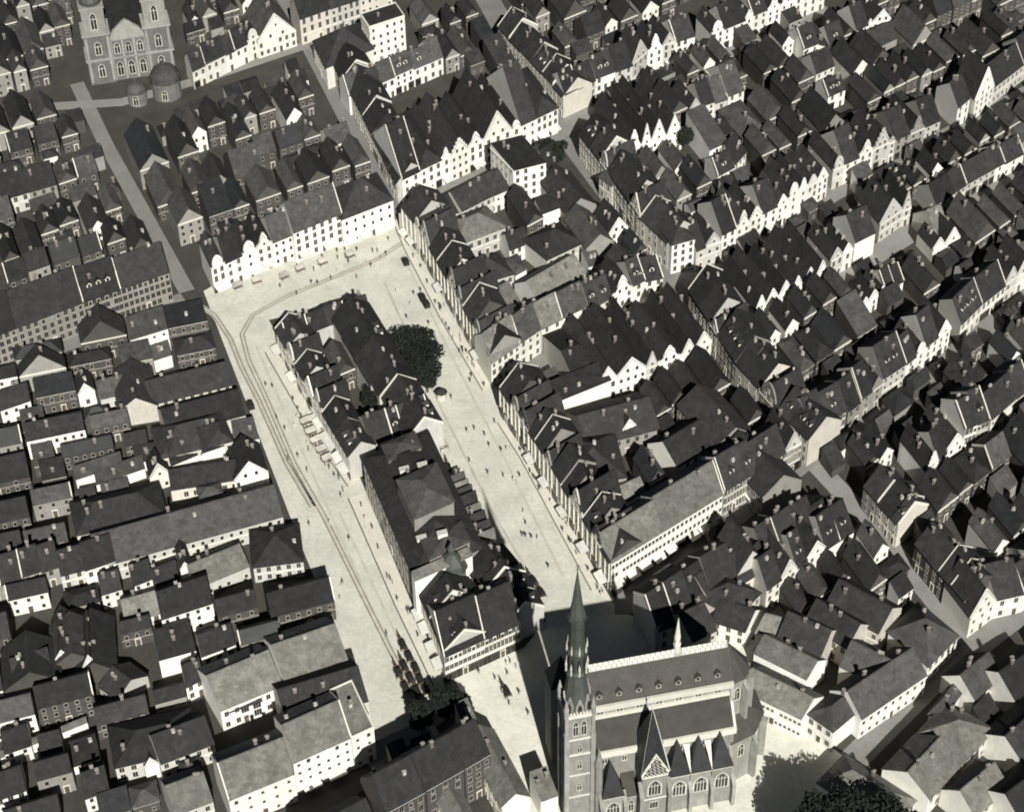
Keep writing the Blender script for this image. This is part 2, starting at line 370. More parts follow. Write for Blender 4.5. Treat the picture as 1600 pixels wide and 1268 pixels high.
    if fronts and vis:
        def facade(o0, uu, nn, ww, hh, main):
            a_ = math.atan2(uu.y, uu.x)
            fl = floors or max(1, int(round((hh - .4) / 3.1))); fh = (hh - .5) / fl
            nc = cols if (cols and main) else max(1, int(ww / ru(2.25, 2.9)))
            kind = wk if wk is not None else random.choice((0, 0, 1, 4 if fh > 3.1 else 0, 2))
            for f in range(fl):
                z = f * fh + .95 + (.15 if f else 0)
                for k in range(nc):
                    x = ww * (k + .5) / nc; p = o0 + uu * x + nn * .005
                    if f == 0 and main and shop:
                        link('shop_window' if k != nc // 2 else 'door', SHOP if k != nc // 2 else DOOR, t_, p, a_); continue
                    if f == 0 and main and k == nc // 2 and hh > 5: link('door', DOOR, t_, p, a_); continue
                    if rnd() < .05: continue
                    sz = WIN[kind].vertices
                    kk = kind
                    if fh < 2.7: kk = 2
                    if f == fl - 1 and fl > 2 and rnd() < .3: kk = 2
                    link('window', (WIN if wm < 4 or rel else WIND)[kk], t_, p + Z * min(z, hh - 2.3 if hh > 3.4 else .8), a_)
            # cornice and a string course
            b = MB()
            b.box(o0 - uu * .0 + Z * (hh - .42), uu * ww, nn * .3, Z * .3)
            b.build('cornice', M['trim'], t_)
            if main and fl > 1 and rnd() < .7:
                b = MB(); b.box(o0 + Z * (fh + .35), uu * ww, nn * .14, Z * .22)
                b.build('string_course', M['trim'] if wm < 4 else M['trimd'], t_)
        facade(Vector((0, 0, 0)), u, n, w_, h, True)
        if side_windows:
            Vn = Vector((-V.y, V.x, 0))      # out of the side at s = 0
            if Vn.dot(CAM - (P0 + V * D / 2)) > 0: facade(V * D, -V, Vn, D, h, False)
            else: facade(u * w_, V, -Vn, D, h, False)
        for k in range(awn):
            if rnd() < .35: continue
            s = w_ * (k + ru(.35, .65)) / awn
            link('awning', AWN, t_, pt(s, 0, 0) + n * .02, ang, (min(1.25, w_ / awn / 4.1) * ru(.85, 1), ru(.7, 1.1), ru(.95, 1.1)))
        if rel:                                      # pale pilasters on dark walls: raking light imitated by colour
            for k in range(max(2, int(w_ / 2.6)) + 1):
                s = min(w_ - .45, w_ * k / max(2, int(w_ / 2.6))); b = MB(); b.box(pt(s, 0, 3.6) + n * .004, u * .42, n * .32, Z * (h - 4.1)); b.build('pilaster', M['trim'], t_)
    return t_

# row of houses: eave polyline in the photograph, walked with the fronts on the right hand
GST = {'s': 'step', 'c': 'curve', 'r': 'round', 'g': 'tri'}
ADJ = ['plain', 'narrow', 'broad', 'tall', 'low']
def row(phrase, eave, h, D, styles, vaz, wm=(0, 1), rm=(0, 1, 2), awn=0, shop=.4, rh=None, group=None, chim=2, hj=.9, par=.25, dorm=.3, order='from left', name='town_house', **kw):
    pts = [at(x, y, h) for x, y in eave]
    L = [(pts[i + 1] - pts[i]).length for i in range(len(pts) - 1)]; tot = sum(L)
    def along(d):
        for i, l in enumerate(L):
            if d <= l + 1e-6 or i == len(L) - 1: return pts[i].lerp(pts[i + 1], d / l)
            d -= l
    ns = len(styles); cuts = [0.0]
    ws = [ru(.82, 1.18) * (1.15 if s in 'ehMf' else .95) for s in styles]; sw = sum(ws)
    for x in ws: cuts.append(cuts[-1] + x * tot / sw)
    # let cuts snap on the corners of the polyline
    acc = 0
    for l in L[:-1]:
        acc += l; j = min(range(1, ns), key=lambda k: abs(cuts[k] - acc)) if ns > 1 else None
        if j and abs(cuts[j] - acc) < 5: cuts[j] = acc
    V = azv(vaz)
    for i, s in enumerate(styles):
        if s == '.': continue
        a, c = along(cuts[i]), along(cuts[i + 1]); width = (c - a).length
        wmi = random.choice(wm); rmi = random.choice(rm)
        roof = 'g' if s in GST else s
        hh = h + ru(-hj, hj) * .6
        wd = 'gabled' if roof == 'g' else {'e': 'long-eaved', 'h': 'hipped', 'M': 'mansard', 'f': 'flat roofed', 'm': 'lean-to'}[s]
        lab = '%s %s house, %s %s in %s' % (WNAME[wmi], wd, ORD[i], order, phrase) if ns > 1 else '%s %s house %s' % (WNAME[wmi], wd, phrase)
        dd = D * ru(.9, 1.1)
        r_ = rh
        house(lab, a, c, V, dd, hh, roof, rh=(r_ * ru(.9, 1.1) if r_ else (width * ru(.55, .8) if roof == 'g' else None)), wm=wmi, rm=rmi, group=group or ('houses of ' + phrase),
              chim=chim, dorm=(max(1, int(width / 4)) if rnd() < dorm else 0), gstyle=GST.get(s, 'tri'),
              awn=(max(1, int(width / 4.2)) if rnd() < awn else 0), shop=rnd() < shop, par=(rnd() < par, rnd() < par), name=name, **kw)

# free standing roof traced by its ridge
def ridge(label, p0, p1, width, eh, rh, roof='e', wm=1, rm=0, name='back_building', cat='building', **kw):
    a, b_ = at(p0[0], p0[1], eh + rh), at(p1[0], p1[1], eh + rh); a.z = b_.z = 0
    u = (b_ - a).normalized(); V = Vector((-u.y, u.x, 0))
    n = Vector((u.y, -u.x, 0))
    if n.dot(CAM - a) < 0: a, b_ = b_, a; V = -V
    return house(label, a - V * width / 2, b_ - V * width / 2, V, width, eh, roof, rh=rh, wm=wm, rm=rm, name=name, cat=cat, **kw)

# ================================================================== THE SETTING
b = MB(); S = 2500
b.poly([(-S, -S, 0), (S, -S, 0), (S, S, 0), (-S, S, 0)])
struct(b.build('ground', M['ground']))
_z = [.004]
def sheet(name, px, m_, z=None, th=0.0):
    zz = z if z is not None else _z[0]; _z[0] += .004 if z is None else 0
    b = MB(); pts = [at(x, y) + Vector((0, 0, zz)) for x, y in px]
    if th: b.slab([p + Vector((0, 0, th)) for p in pts], th + .02)
    else: b.poly(pts)
    return struct(b.build(name, m_))
def strip(name, px, wd, m_, z=None, off=0.0):
    zz = z if z is not None else _z[0]; _z[0] += .004 if z is None else 0
    c = [at(x, y) for x, y in px]; b = MB(); Ls = []; Rs = []
    for i, p in enumerate(c):
        d = (c[min(i + 1, len(c) - 1)] - c[max(i - 1, 0)]).normalized(); n = Vector((-d.y, d.x, 0))
        Ls.append(p + n * (off + wd / 2) + Vector((0, 0, zz))); Rs.append(p + n * (off - wd / 2) + Vector((0, 0, zz)))
    for i in range(len(c) - 1): b.poly([Ls[i], Rs[i], Rs[i + 1], Ls[i + 1]])
    return struct(b.build(name, m_))
# streets first, the squares above them
for nm, px, wd in (
        ('street', [(120, 130), (165, 225), (292, 455)], 5), ('street', [(430, -30), (490, 85), (625, 345)], 6),
        ('street', [(740, -40), (870, 190), (1062, 445)], 9), ('street', [(1062, 445), (1265, 715), (1345, 800), (1500, 985), (1640, 1150)], 6),
        ('street', [(625, 335), (870, 205), (1100, 95), (1290, 10)], 9), ('street', [(770, 610), (1062, 447), (1300, 300), (1480, 215), (1640, 130)], 9),
        ('street', [(955, 960), (1262, 715), (1400, 630), (1640, 430)], 7), ('street', [(-60, 590), (290, 470)], 9),
        ('street', [(560, 1180), (690, 1090), (760, 1040)], 12), ('street', [(-60, 175), (190, 160), (330, 120), (480, 70)], 5),
        ('street', [(1190, 1000), (1340, 850), (1500, 720), (1640, 610)], 9), ('street', [(1060, 448), (1200, 515), (1300, 440), (1640, 230)], 8),
        ('street', [(1330, 1190), (1460, 1060), (1640, 920)], 7)):
    strip(nm, px, wd, M['street'])
sheet('square', [(318, 455), (360, 430), (470, 395), (628, 340), (645, 372), (700, 470), (775, 605), (800, 660), (960, 945), (960, 985), (870, 985),
                 (780, 900), (700, 740), (545, 470), (420, 500), (560, 740), (700, 1080), (690, 1110), (560, 1170), (555, 1060), (470, 850)], M['square'])
sheet('church_square', [(705, 1050), (820, 1010), (860, 960), (980, 960), (1180, 1000), (1170, 1060), (1250, 1130), (1330, 1190), (1330, 1300), (800, 1320), (730, 1100)], M['square'])
# drains and worn cart ways across the square
for px in ([(640, 420), (700, 545), (790, 720), (880, 900)], [(600, 440), (690, 640), (770, 800), (840, 920)], [(400, 540), (470, 700), (560, 900), (600, 1000)], [(345, 470), (450, 425), (600, 365)], [(530, 800), (600, 950), (660, 1080)]):
    strip('drain_setts', px, .7, M['bed'], .066)
# footways with a kerb along the fronts
def footway(px_in, px_out):
    pin = [at(*p) for p in px_in]; pout = [at(*p) for p in px_out]
    b = MB(); Z = Vector((0, 0, 1))
    b.slab([p + Z * .13 for p in pin] + [p + Z * .13 for p in reversed(pout)], .2)
    o = struct(b.build('footway', M['walk']))
    b = MB()
    for i in range(len(pout) - 1):
        d = (pout[i + 1] - pout[i]); n = Vector((-d.y, d.x, 0)).normalized()
        if n.dot(pin[0] - pout[0]) > 0: n = -n
        b.box(pout[i] + n * .01, d, n * .35, Z * .14)
    b.build('kerb', M['kerb'], o)
footway([(627, 345), (640, 385), (700, 490), (768, 600)], [(617, 352), (633, 390), (690, 500), (755, 610)])
footway([(790, 650), (830, 705), (956, 940)], [(778, 660), (815, 718), (925, 922)])
footway([(430, 545), (500, 660), (560, 745)], [(415, 550), (482, 668), (545, 760)])
footway([(568, 770), (650, 960), (697, 1058)], [(545, 778), (618, 945), (678, 1070)])
# tram tracks: darker setts, two rails each
def track(px):
    strip('track_bed', px, 2.0, M['bed'], .075)
    for off in (-.55, .55): strip('tram_rail', px, .2, M['rail'], .09, off)
track([(640, 372), (590, 405), (530, 430), (450, 462), (395, 492), (378, 522), (388, 562), (415, 620), (460, 725), (505, 804), (576, 948), (655, 1105), (700, 1180)])
track([(300, 470), (335, 492), (360, 530), (378, 575), (404, 625), (447, 722), (488, 792)])

# ================================================================== ROWS OF HOUSES
AZ = 111; BZ = 38
row('the bright row beside the twin-towered church', [(300, 110), (352, 84), (404, 58)], 8, 10, 'eeeer', 112, (0, 0, 1))
row('standing gable-on at the far upper street', [(402, 66), (462, 46)], 7, 18, 'g', 112, (1,))
row('the many-windowed block at the top left edge', [(468, 30), (535, 6), (612, -18)], 11, 13, 'eee', 112, (2, 3), (0,), hj=.2)
house('broad dark hip-roofed corner house with a sunlit narrow street side', at(489, 64, 9), at(510, 106, 9), azv(36), 20, 9, 'h', wm=1, rm=1, group='corner houses')
row('the half-shaded row behind the tall white tower house', [(545, 150), (617, 119), (692, 86)], 8, 11, 'eeeeee', AZ, (0, 0, 1), (2, 1))
house('tall white blank-walled tower house near the top edge', at(577, 43, 16), at(632, 25, 16), azv(AZ), 10, 16, 'f', wm=0, rm=0, chim=1, side_windows=True, cat='house', group='tall white houses')
row('the gabled row along the upper cross street', [(628, 281), (690, 251), (756, 221), (800, 203), (872, 169)], 10, 30, 'ehcscgreh', AZ, (0, 0, 1), (0, 1, 1), awn=.7)
row('the street front left of the upper gabled row', [(518, 95), (560, 165), (620, 285)], 9, 12, 'eeeeeee', BZ, (2, 4), (0, 1), order='from top', shop=.2)
row('the bright row closing the far end of the square', [(330, 420), (400, 387), (458, 364)], 10, 14, 'rerce', AZ, (0, 0, 1), awn=.6, hj=1)
row('at the far end of the square with rows of windows', [(458, 363), (534, 332)], 12, 16, 'e', AZ, (0,), awn=1, wk=1)
row('with a blank bright front at the upper square corner', [(534, 343), (614, 312)], 11, 17, 'h', AZ, (0,), awn=1, wk=2)
row('the long institution left of the square', [(-70, 548), (0, 521), (130, 471), (264, 424)], 11.6, 17, 'eeee', AZ, (4, 4, 4), (0, 1), hj=.05, order='from left', wk=1, cols=9)
row('the dim row at the left edge by the narrow street', [(-70, 335), (0, 312), (88, 286)], 7, 13, 'eeee', AZ, (4, 2), (0,))
# right side of the square, upper block
row('the upper block on the right of the square', [(628, 324), (655, 358), (683, 407), (765, 554)], 11, 13, 'ergeescere', BZ, (4, 5, 4, 2), (0, 1), order='from far end', awn=.7, shop=1, rel=True)  # walls darkened in colour to stand for the raking light
row('the bright side street front right of the tree', [(767, 566), (845, 513)], 9.5, 13, 'ee', AZ, (0, 1), (2, 4), par=.8)
row('the windowed side street front beyond the tree', [(846, 511), (918, 475)], 9.5, 13, 'ee', AZ, (0, 1), (2, 4), wk=0)
row('the broken front at the middle street corner', [(921, 481), (938, 474), (957, 464), (1008, 438), (1036, 432)], 9, 12, 'eecee', AZ, (0, 1, 3), (0, 1), dorm=.8, awn=.6)
# row behind facing away from us
ridge('long dark roof behind the upper gabled street, left one', (637, 330), (700, 302), 11, 7, 4, 'e', 2, 1)
ridge('long dark roof behind the upper gabled street, right one', (703, 300), (778, 262), 11, 7.5, 4.5, 'e', 2, 1)
house('tall white block rising five storeys from the courtyards', at(802, 266, 15.2), at(853, 253, 15.2), azv(AZ + 8), 15, 15.2, 'm', rh=1.6, wm=0, rm=0, cat='house', side_windows=True, group='tall white houses', cols=4)
house('small white house leaning on the right of the five-storey block', at(857, 268, 9), at(874, 260, 9), azv(AZ), 9, 9, 'm', wm=0, rm=0)
house('white low house in front of the five-storey block', at(754, 313, 7), at(803, 292, 7), azv(AZ), 9, 7, 'm', rh=1.5, wm=0, rm=2, wk=5)
house('white gable-walled outhouse right of the five-storey block', at(846, 334, 8), at(894, 316, 8), azv(AZ), 6, 8, 'm', wm=0, rm=0, fronts=False)
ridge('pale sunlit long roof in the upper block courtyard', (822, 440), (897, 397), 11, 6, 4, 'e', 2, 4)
ridge('dark hip roof in the upper block courtyard', (835, 372), (893, 345), 13, 7, 4.5, 'h', 2, 0)
ridge('grey hip roof behind the square front with slate ridge', (700, 350), (775, 322), 13, 8, 4, 'h', 2, 4)
ridge('pale roofed back house below the grey hip roof', (745, 465), (795, 440), 10, 6, 3.5, 'e', 2, 4)
ridge('dark roof wedge behind the square front', (705, 420), (790, 395), 12, 7, 4, 'h', 2, 1)
house('white windowed back house in the upper block courtyard', at(796, 390, 6), at(827, 378, 6), azv(AZ), 8, 6, 'e', wm=0, rm=0)
house('small white box house near the middle street', at(920, 416, 5), at(940, 408, 5), azv(AZ), 6, 5, 'm', wm=0, rm=2, fronts=False)
house('white gabled back house by the middle street', at(952, 366, 6), at(982, 355, 6), azv(AZ), 12, 6, 'g', wm=0, rm=0)
ridge('dark roofs lining the left of the middle street, upper', (866, 258), (908, 310), 11, 8, 4, 'e', 4, 1)
ridge('dark roofs lining the left of the middle street, middle', (900, 318), (938, 366), 9, 8, 4, 'e', 4, 2)
ridge('dark roofs lining the left of the middle street, lower', (962, 380), (1000, 424), 9, 8, 4, 'e', 4, 1)
# middle street, right side
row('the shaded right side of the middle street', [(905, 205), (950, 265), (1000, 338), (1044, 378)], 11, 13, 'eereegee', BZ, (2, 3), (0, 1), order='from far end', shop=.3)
row('the upper end of the middle street', [(778, 42), (830, 95), (880, 149)], 9.5, 12, 'eeeeee', BZ, (3, 2), (0, 1), order='from far end', shop=.3)
row('the windowed row above the market awnings', [(882, 148), (931, 123), (989, 101), (1012, 82), (1036, 72), (1086, 56)], 9.5, 13, 'eeeegcge', AZ, (0, 0, 1, 2), (0, 1), awn=.9)
row('the far row at the top of the right street', [(1112, 52), (1165, 30), (1220, 8), (1290, -20)], 9, 14, 'regecrge', AZ, (0, 1), (0, 1), awn=.3)
row('the sharp-gabled row in the upper right block', [(979, 236), (1003, 226), (1066, 206)], 7, 28, 'cggg', AZ, (0, 0), (0, 1), rh=7)
row('the grey fronts right of the sharp gables', [(1078, 172), (1138, 152)], 8, 13, 'gee', AZ, (2, 2, 1), (0, 2))
house('white tall gable-end house right of the grey fronts', at(1138, 150, 9), at(1163, 140, 9), azv(AZ), 18, 9, 'e', wm=0, rm=2, side_windows=True)
ridge('hip roof with pale ridges beside the middle street', (965, 243), (985, 258), 15, 8, 5, 'h', 2, 2)
row('the scattered white fronts in the upper right block', [(1122, 272), (1148, 258), (1166, 238)], 6, 9, 'em', AZ, (0, 0), (0, 1))
row('on the bright corner of the middle crossing', [(1050, 381), (1086, 371)], 11.9, 16, 'h', AZ, (0,), (1,), wk=0)
row('the small pair beside the bright corner house', [(1088, 392), (1103, 385), (1127, 376)], 8, 14, 'eg', AZ, (2, 0), (0,))
row('the bright long row right of the middle crossing', [(1128, 368), (1215, 323), (1294, 272)], 9, 16, 'ecsegrcsg', AZ, (0, 0, 0, 1), (0, 1, 2), awn=.2)
row('the dim ornate row beyond the right cross street', [(1302, 264), (1390, 223), (1470, 187)], 8.5, 16, 'recsgece', AZ, (2, 4, 1), (0, 1))
house('pale narrow upright house standing alone at the right', at(1497, 168, 9), at(1516, 152, 9), azv(AZ), 14, 9, 'e', wm=0, rm=0)
row('the row at the far right edge', [(1524, 158), (1553, 134), (1600, 98), (1660, 55)], 8, 13, 'geee', AZ, (2, 0), (0, 1))
row('the lone bright cluster near the top right', [(1256, 77), (1279, 68), (1297, 72), (1321, 62)], 8, 12, 'eme', AZ, (0, 0), (0, 1))
row('the gable cluster at the top right', [(1338, 48), (1363, 36), (1394, 32)], 8, 14, 'egg', AZ, (0, 0), (0, 1))
row('showing a tiny bright front below the top right clusters', [(1294, 152), (1321, 140)], 6, 10, 'e', AZ, (0,), (0,))
row('the zigzag gabled row in the right middle block', [(1181, 486), (1293, 424)], 6, 22, 'gggggg', AZ, (0, 0), (0, 1), rh=4.5)
row('the fronts right of the zigzag gables', [(1298, 410), (1333, 388)], 7, 14, 'gg', AZ, (2, 0), (0,))
house('large white gable end right of the zigzag gables', at(1336, 378, 9), at(1368, 362, 9), azv(AZ), 14, 9, 'e', wm=0, rm=1, fronts=False)
row('the slanting fronts beyond the white gable end', [(1375, 352), (1410, 328), (1424, 322)], 7, 14, 'gg', AZ, (1, 2), (0,), rh=6)
row('the thin bright row at the right edge', [(1462, 318), (1510, 288), (1556, 262), (1600, 238)], 6, 11, 'eeeee', AZ, (0, 1, 2), (0, 1))
row('the small bright teeth in the right block', [(1347, 478), (1412, 438)], 5, 10, 'gggee', AZ, (0, 1), (0,))
row('the small white fronts below the pale roof at right', [(1458, 390), (1500, 372)], 5, 9, 'gg', AZ, (0,), (0,))
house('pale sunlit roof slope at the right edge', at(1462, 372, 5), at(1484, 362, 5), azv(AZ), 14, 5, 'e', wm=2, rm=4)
row('the dim tall row at the right below', [(1380, 592), (1416, 568), (1486, 511)], 8.5, 14, 'eereg', AZ, (2, 0, 1), (0, 1))
row('the rising row at the far right middle', [(1502, 505), (1535, 472), (1572, 443), (1640, 395)], 8, 13, 'eegge', AZ, (2, 1), (0, 1))
row('the pilastered corner fronts at the right crossing', [(1267, 673), (1322, 641)], 9.5, 14, 'ee', AZ, (1, 2), (1,), wk=4, cols=6)
row('the dim fronts right of the pilastered corner', [(1326, 640), (1380, 598)], 8, 13, 'eeg', AZ, (4, 4), (0, 1))
# lower block right of the square
row('the lower block on the right of the square', [(781, 604), (826, 672), (890, 775), (953, 878)], 11, 13, 'erseegeecese', BZ, (4, 5, 4, 2), (0, 1), order='from far end', awn=.7, shop=1, rel=True)  # dark wall colours imitate grazing light here too
row('the long bright front below the lower block', [(955, 878), (1130, 770)], 11, 14, 'ee', AZ, (0, 0), (4, 4), hj=.1, wk=2, cols=14, awn=1)
row('the columned fronts right of the long bright front', [(1132, 767), (1182, 737), (1228, 706), (1252, 692)], 9.5, 13, 'eeeg', AZ, (1, 2), (1,), cols=7, wk=4, awn=.8)
row('the parallel ridged block right of the plaza street', [(905, 612), (965, 590), (1010, 575), (1065, 555), (1112, 532)], 7, 26, 'egggcgg', AZ, (2, 1, 0), (0, 1), rh=4.5)
house('bright blank fire wall building in the lower block', at(836, 640, 9), at(955, 592, 9), azv(AZ), 7, 9, 'm', rh=1.5, wm=0, rm=0, fronts=False)
ridge('broad dark hall roof in the lower block, upper', (900, 650), (1015, 620), 16, 7, 5, 'e', 4, 1, chim=3)
ridge('broad dark hip roof in the lower block, square side', (880, 700), (970, 690), 18, 8, 5, 'h', 4, 1)
ridge('pale roofed workshop in the lower block', (925, 780), (1000, 745), 8, 5, 3, 'e', 2, 4, chim=1)
ridge('second pale roofed workshop in the lower block', (930, 815), (1015, 775), 8, 5, 3, 'e', 2, 4, chim=1)
ridge('dark back roof along the street, lower block, upper', (1090, 600), (1150, 668), 13, 8, 5, 'e', 4, 1)
ridge('dark back roof along the street, lower block, lower', (1155, 672), (1225, 742), 13, 8, 5, 'e', 4, 0)
ridge('dark courtyard roof between the workshops and street', (1035, 690), (1095, 655), 12, 7, 5, 'e', 1, 0)
house('white dormer-like back house in the lower block', at(970, 678, 7), at(998, 668, 7), azv(AZ), 8, 7, 'g', wm=0, rm=0)
row('the dark row across from the long bright front', [(1240, 770), (1160, 822), (1075, 868), (990, 925)], 10, 12, 'eeegeeee', 292, (3, 2), (0, 1), order='from right')
# street to the right of the lower block
row('the speckled shaded front of the right middle street', [(1076, 452), (1150, 566), (1215, 640), (1264, 688)], 10, 13, 'eegeeeree', BZ, (2, 4, 3), (0, 1), order='from far end', shop=.2)
row('the reddish shaded front along the lower right street', [(1350, 758), (1404, 818), (1430, 848), (1508, 940)], 9, 12, 'eee.eeee', BZ, (4, 5, 3), (0, 1), order='from far end', shop=.2)
row('the stepped bright fronts at the right', [(1448, 738), (1480, 705), (1507, 690)], 8, 13, 'seg', AZ, (1, 0), (0, 1))
row('the tall pale pair near the right edge', [(1509, 668), (1547, 652)], 11, 14, 'ee', AZ, (0, 2), (0,), cols=3)
row('the tapering fronts at the right edge', [(1549, 656), (1588, 622), (1640, 582)], 7.5, 12, 'eee', AZ, (0, 1), (0, 1))
row('the bright slanting row right of the church', [(1198, 922), (1245, 887), (1262, 875), (1335, 826)], 9, 13, 'egegee', AZ, (0, 0, 1), (0, 1))
row('the bright ends at the lower right edge', [(1516, 968), (1556, 938), (1600, 928), (1660, 890)], 7, 13, 'geee', AZ, (0, 1), (0, 1))
# islands in the square
row('the upper island facing the tram street', [(430, 514), (490, 622), (545, 715)], 9, 9, 'eregcee', BZ - 6, (1, 2, 0), (0, 1), order='from far end', awn=.8, shop=.8)
row('the upper island facing away from the tram street', [(692, 662), (640, 575), (575, 472)], 10, 12, 'eeeeee', 214, (3, 2), (0, 0, 1), order='from near end')
row('the far end of the upper island', [(566, 462), (500, 480), (436, 505)], 8, 9, 'eeee', 290, (3, 2), (0, 1), order='from right')
row('the near end of the upper island', [(578, 694), (630, 676), (674, 658)], 8, 12, 'eee', AZ, (2, 3), (1, 1))
ridge('pale hip-roofed court house within the upper island', (548, 640), (563, 668), 9, 7, 3.5, 'h', 1, 4)
house('white courtyard wall house within the upper island', at(448, 540, 6), at(486, 528, 6), azv(AZ), 5, 6, 'm', wm=0, rm=2, fronts=False)
theatre = house('huge dark hip-roofed theatre on the island in the square', at(567, 715, 13), at(648, 903, 13), azv(31), 20.5, 13, 'h', rh=5.5, wm=4, rm=1, name='theatre', cat='theatre', chim=3, wk=4, cols=16, floors=3)
tP, tQ = at(567, 715, 13), at(648, 903, 13); tP.z = tQ.z = 0; tu = (tQ - tP).normalized(); tv = azv(31); tL = (tQ - tP).length
def tbox(nm, s0, s1, t0, t1, z0, z1, rz_, rm_, wm_=4):
    o = lambda s_, t_, z_: tu * s_ + tv * t_ + Vector((0, 0, z_)); b = MB()
    b.box(o(s0, t0, z0), tu * (s1 - s0), tv * (t1 - t0), Vector((0, 0, z1 - z0))); b.build(nm + '_wall', WALLS[wm_], theatre); b = MB()
    tm = (t0 + t1) / 2; k = min((t1 - t0) / 2, (s1 - s0) / 2)
    A, B_, C, E_ = o(s0 - .4, t0 - .4, z1), o(s1 + .4, t0 - .4, z1), o(s1 + .4, t1 + .4, z1), o(s0 - .4, t1 + .4, z1); r0, r1 = o(s0 + k, tm, z1 + rz_), o(s1 - k, tm, z1 + rz_)
    for f in ([A, B_, r1, r0], [B_, C, r1], [C, E_, r0, r1], [E_, A, r0]): b.slab(f, .2)
    b.build(nm + '_roof', ROOFS[rm_], theatre)
tbox('stage_house', tL * .42, tL * .74, 4.5, 16.5, 12, 20.5, 2.4, 2); tbox('foyer', 2.5, 9, 5.5, 15.5, 12, 17.2, 1.4, 2); tbox('rear_wing', tL * .82, tL - 1.2, 5, 17, 12, 16.2, 1.8, 2)
for q_ in ((.3, 7), (.34, 12), (.8, 4), (.88, 9)): link('skylight', DORM[5], theatre, tu * tL * q_[0] + tv * q_[1] + Vector((0, 0, 13.2 + min(q_[1], 20.5 - q_[1]) * .53)), math.atan2(tu.y, tu.x))
row('the narrow herring stalls beside the theatre', [(775, 838), (722, 738)], 7, 8, 'gggggggg', 209, (2, 3), (1, 2, 4), order='from near end', rh=2.2, chim=1)
row('the old town hall island facing the tram street', [(650, 912), (694, 1020)], 10, 13, 'eeee', 30, (2, 1), (0, 1), order='from far end', shop=.8, awn=1)
row('the bright front at the near end of the island', [(694, 1025), (812, 972)], 10, 17, 'ee', 105, (0, 1), (0, 0), shop=1, awn=.6, hj=.1, cols=9)
row('the dark far side of the town hall island', [(850, 945), (812, 880), (785, 848)], 9, 12, 'eeee', 212, (3, 2), (0, 0), order='from near end')
house('thin bright gable wall closing the theatre roof', at(648, 906, 15.5), at(738, 866, 15.5), azv(AZ), 2.5, 15.5, 'm', rh=.6, wm=0, rm=4, fronts=False, chim=0)
# ------------------------------------------------------------------ left of the square: deep plots running away from it
WZ = 106
def wl(label, p0, p1, h, D=9, roof='e', wm=0, rm=0, rh=None, az=WZ, **kw):   # front traced along its eave
    return house(label, at(p0[0], p0[1], h), at(p1[0], p1[1], h), azv(az), D, h, roof, rh=rh, wm=wm, rm=rm, name='back_building', cat='building', group='buildings of the left blocks', **kw)
def wr(label, p0, p1, wd, eh, rh, roof='e', wm=2, rm=0, **kw):
    return ridge(label, p0, p1, wd, eh, rh, roof, wm, rm, group='buildings of the left blocks', **kw)
wl('bright white courtyard house with a notched top at left', (203, 530), (262, 512), 9, 8, 'm', 0, 2, wk=5)
wl('small white annex below the notched white courtyard house', (240, 562), (268, 553), 5, 5, 'm', 0, 2, fronts=False)
wr('brown roof of the wing below the white courtyard house', (203, 560), (212, 622), 11, 6, 4, 'e', 3, 1)
wr('long brown roof reaching the square from the left', (228, 596), (352, 566), 11, 6, 4, 'e', 3, 1)
wr('pale grey roofed small house left of the brown wing', (150, 595), (195, 585), 9, 5, 3, 'e', 2, 2)
wl('white small house end at the left below the institution', (122, 618), (148, 610), 5, 8, 'g', 0, 0)
wl('white windowed house at the left edge', (0, 640), (47, 624), 7, 8, 'e', 0, 0)
wr('dark long roof at the square, second from the far end', (250, 640), (372, 608), 12, 6, 4.5, 'e', 3, 0)
wr('dark hip roof near the left square edge', (240, 672), (352, 645), 13, 7, 5, 'h', 3, 1)
wl('bright blank wall left of two beside the square', (266, 726), (309, 708), 5.5, 10, 'e', 0, 0, fronts=False)
wl('bright blank wall right of two beside the square', (315, 706), (350, 694), 6.5, 10, 'e', 0, 0, fronts=False)
wl('large white pointed gable at the left square edge', (366, 752), (419, 737), 5, 12, 'g', 0, 0, rh=5, fronts=False)
wr('low brown roof left of the large white pointed gable', (262, 735), (368, 718), 9, 4.5, 3, 'e', 3, 1)
wl('thin pale wall building in the left block, upper', (118, 748), (192, 724), 5, 4, 'm', 0, 2, fronts=False)
wl('thin pale wall building in the left block, lower', (150, 756), (226, 730), 4, 4, 'm', 0, 2, fronts=False)
wl('white pair of walls near the bright blank walls', (212, 722), (258, 712), 4, 5, 'm', 0, 0, fronts=False)
wl('white toothed house in the left block', (234, 748), (266, 738), 5, 7, 'g', 1, 0)
wl('small white house by the left block yard', (135, 814), (163, 806), 4.5, 6, 'e', 0, 0)
wr('very long pale roof running to the square', (142, 836), (428, 758), 14, 7, 5, 'e', 2, 2, chim=4)
wr('dark roof behind the very long pale roof', (110, 792), (250, 760), 13, 7, 4.5, 'h', 3, 0, chim=3)
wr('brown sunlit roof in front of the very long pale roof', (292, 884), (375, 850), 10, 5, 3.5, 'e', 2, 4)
wr('curved dark hip roof at the square edge', (390, 838), (468, 828), 14, 6, 4.5, 'h', 2, 1)
row('the dim low row at the left edge', [(-60, 932), (0, 912), (92, 882)], 7, 11, 'ereee', WZ, (2, 1, 4), (0, 1))
wl('grey windowed house end of the dim low row', (94, 898), (132, 888), 6, 10, 'e', 2, 0)
wl('white upright house right of the dim low row', (132, 890), (180, 874), 8, 11, 'e', 0, 0)
wl('white cube house in the left block middle', (207, 914), (238, 902), 6, 8, 'e', 0, 0)
wl('pale blank wall right of the white cube house', (241, 920), (281, 904), 5, 8, 'e', 1, 0, fronts=False)
wl('slim white gable next to the pale blank wall', (282, 892), (299, 886), 7, 9, 'g', 0, 0, fronts=False)
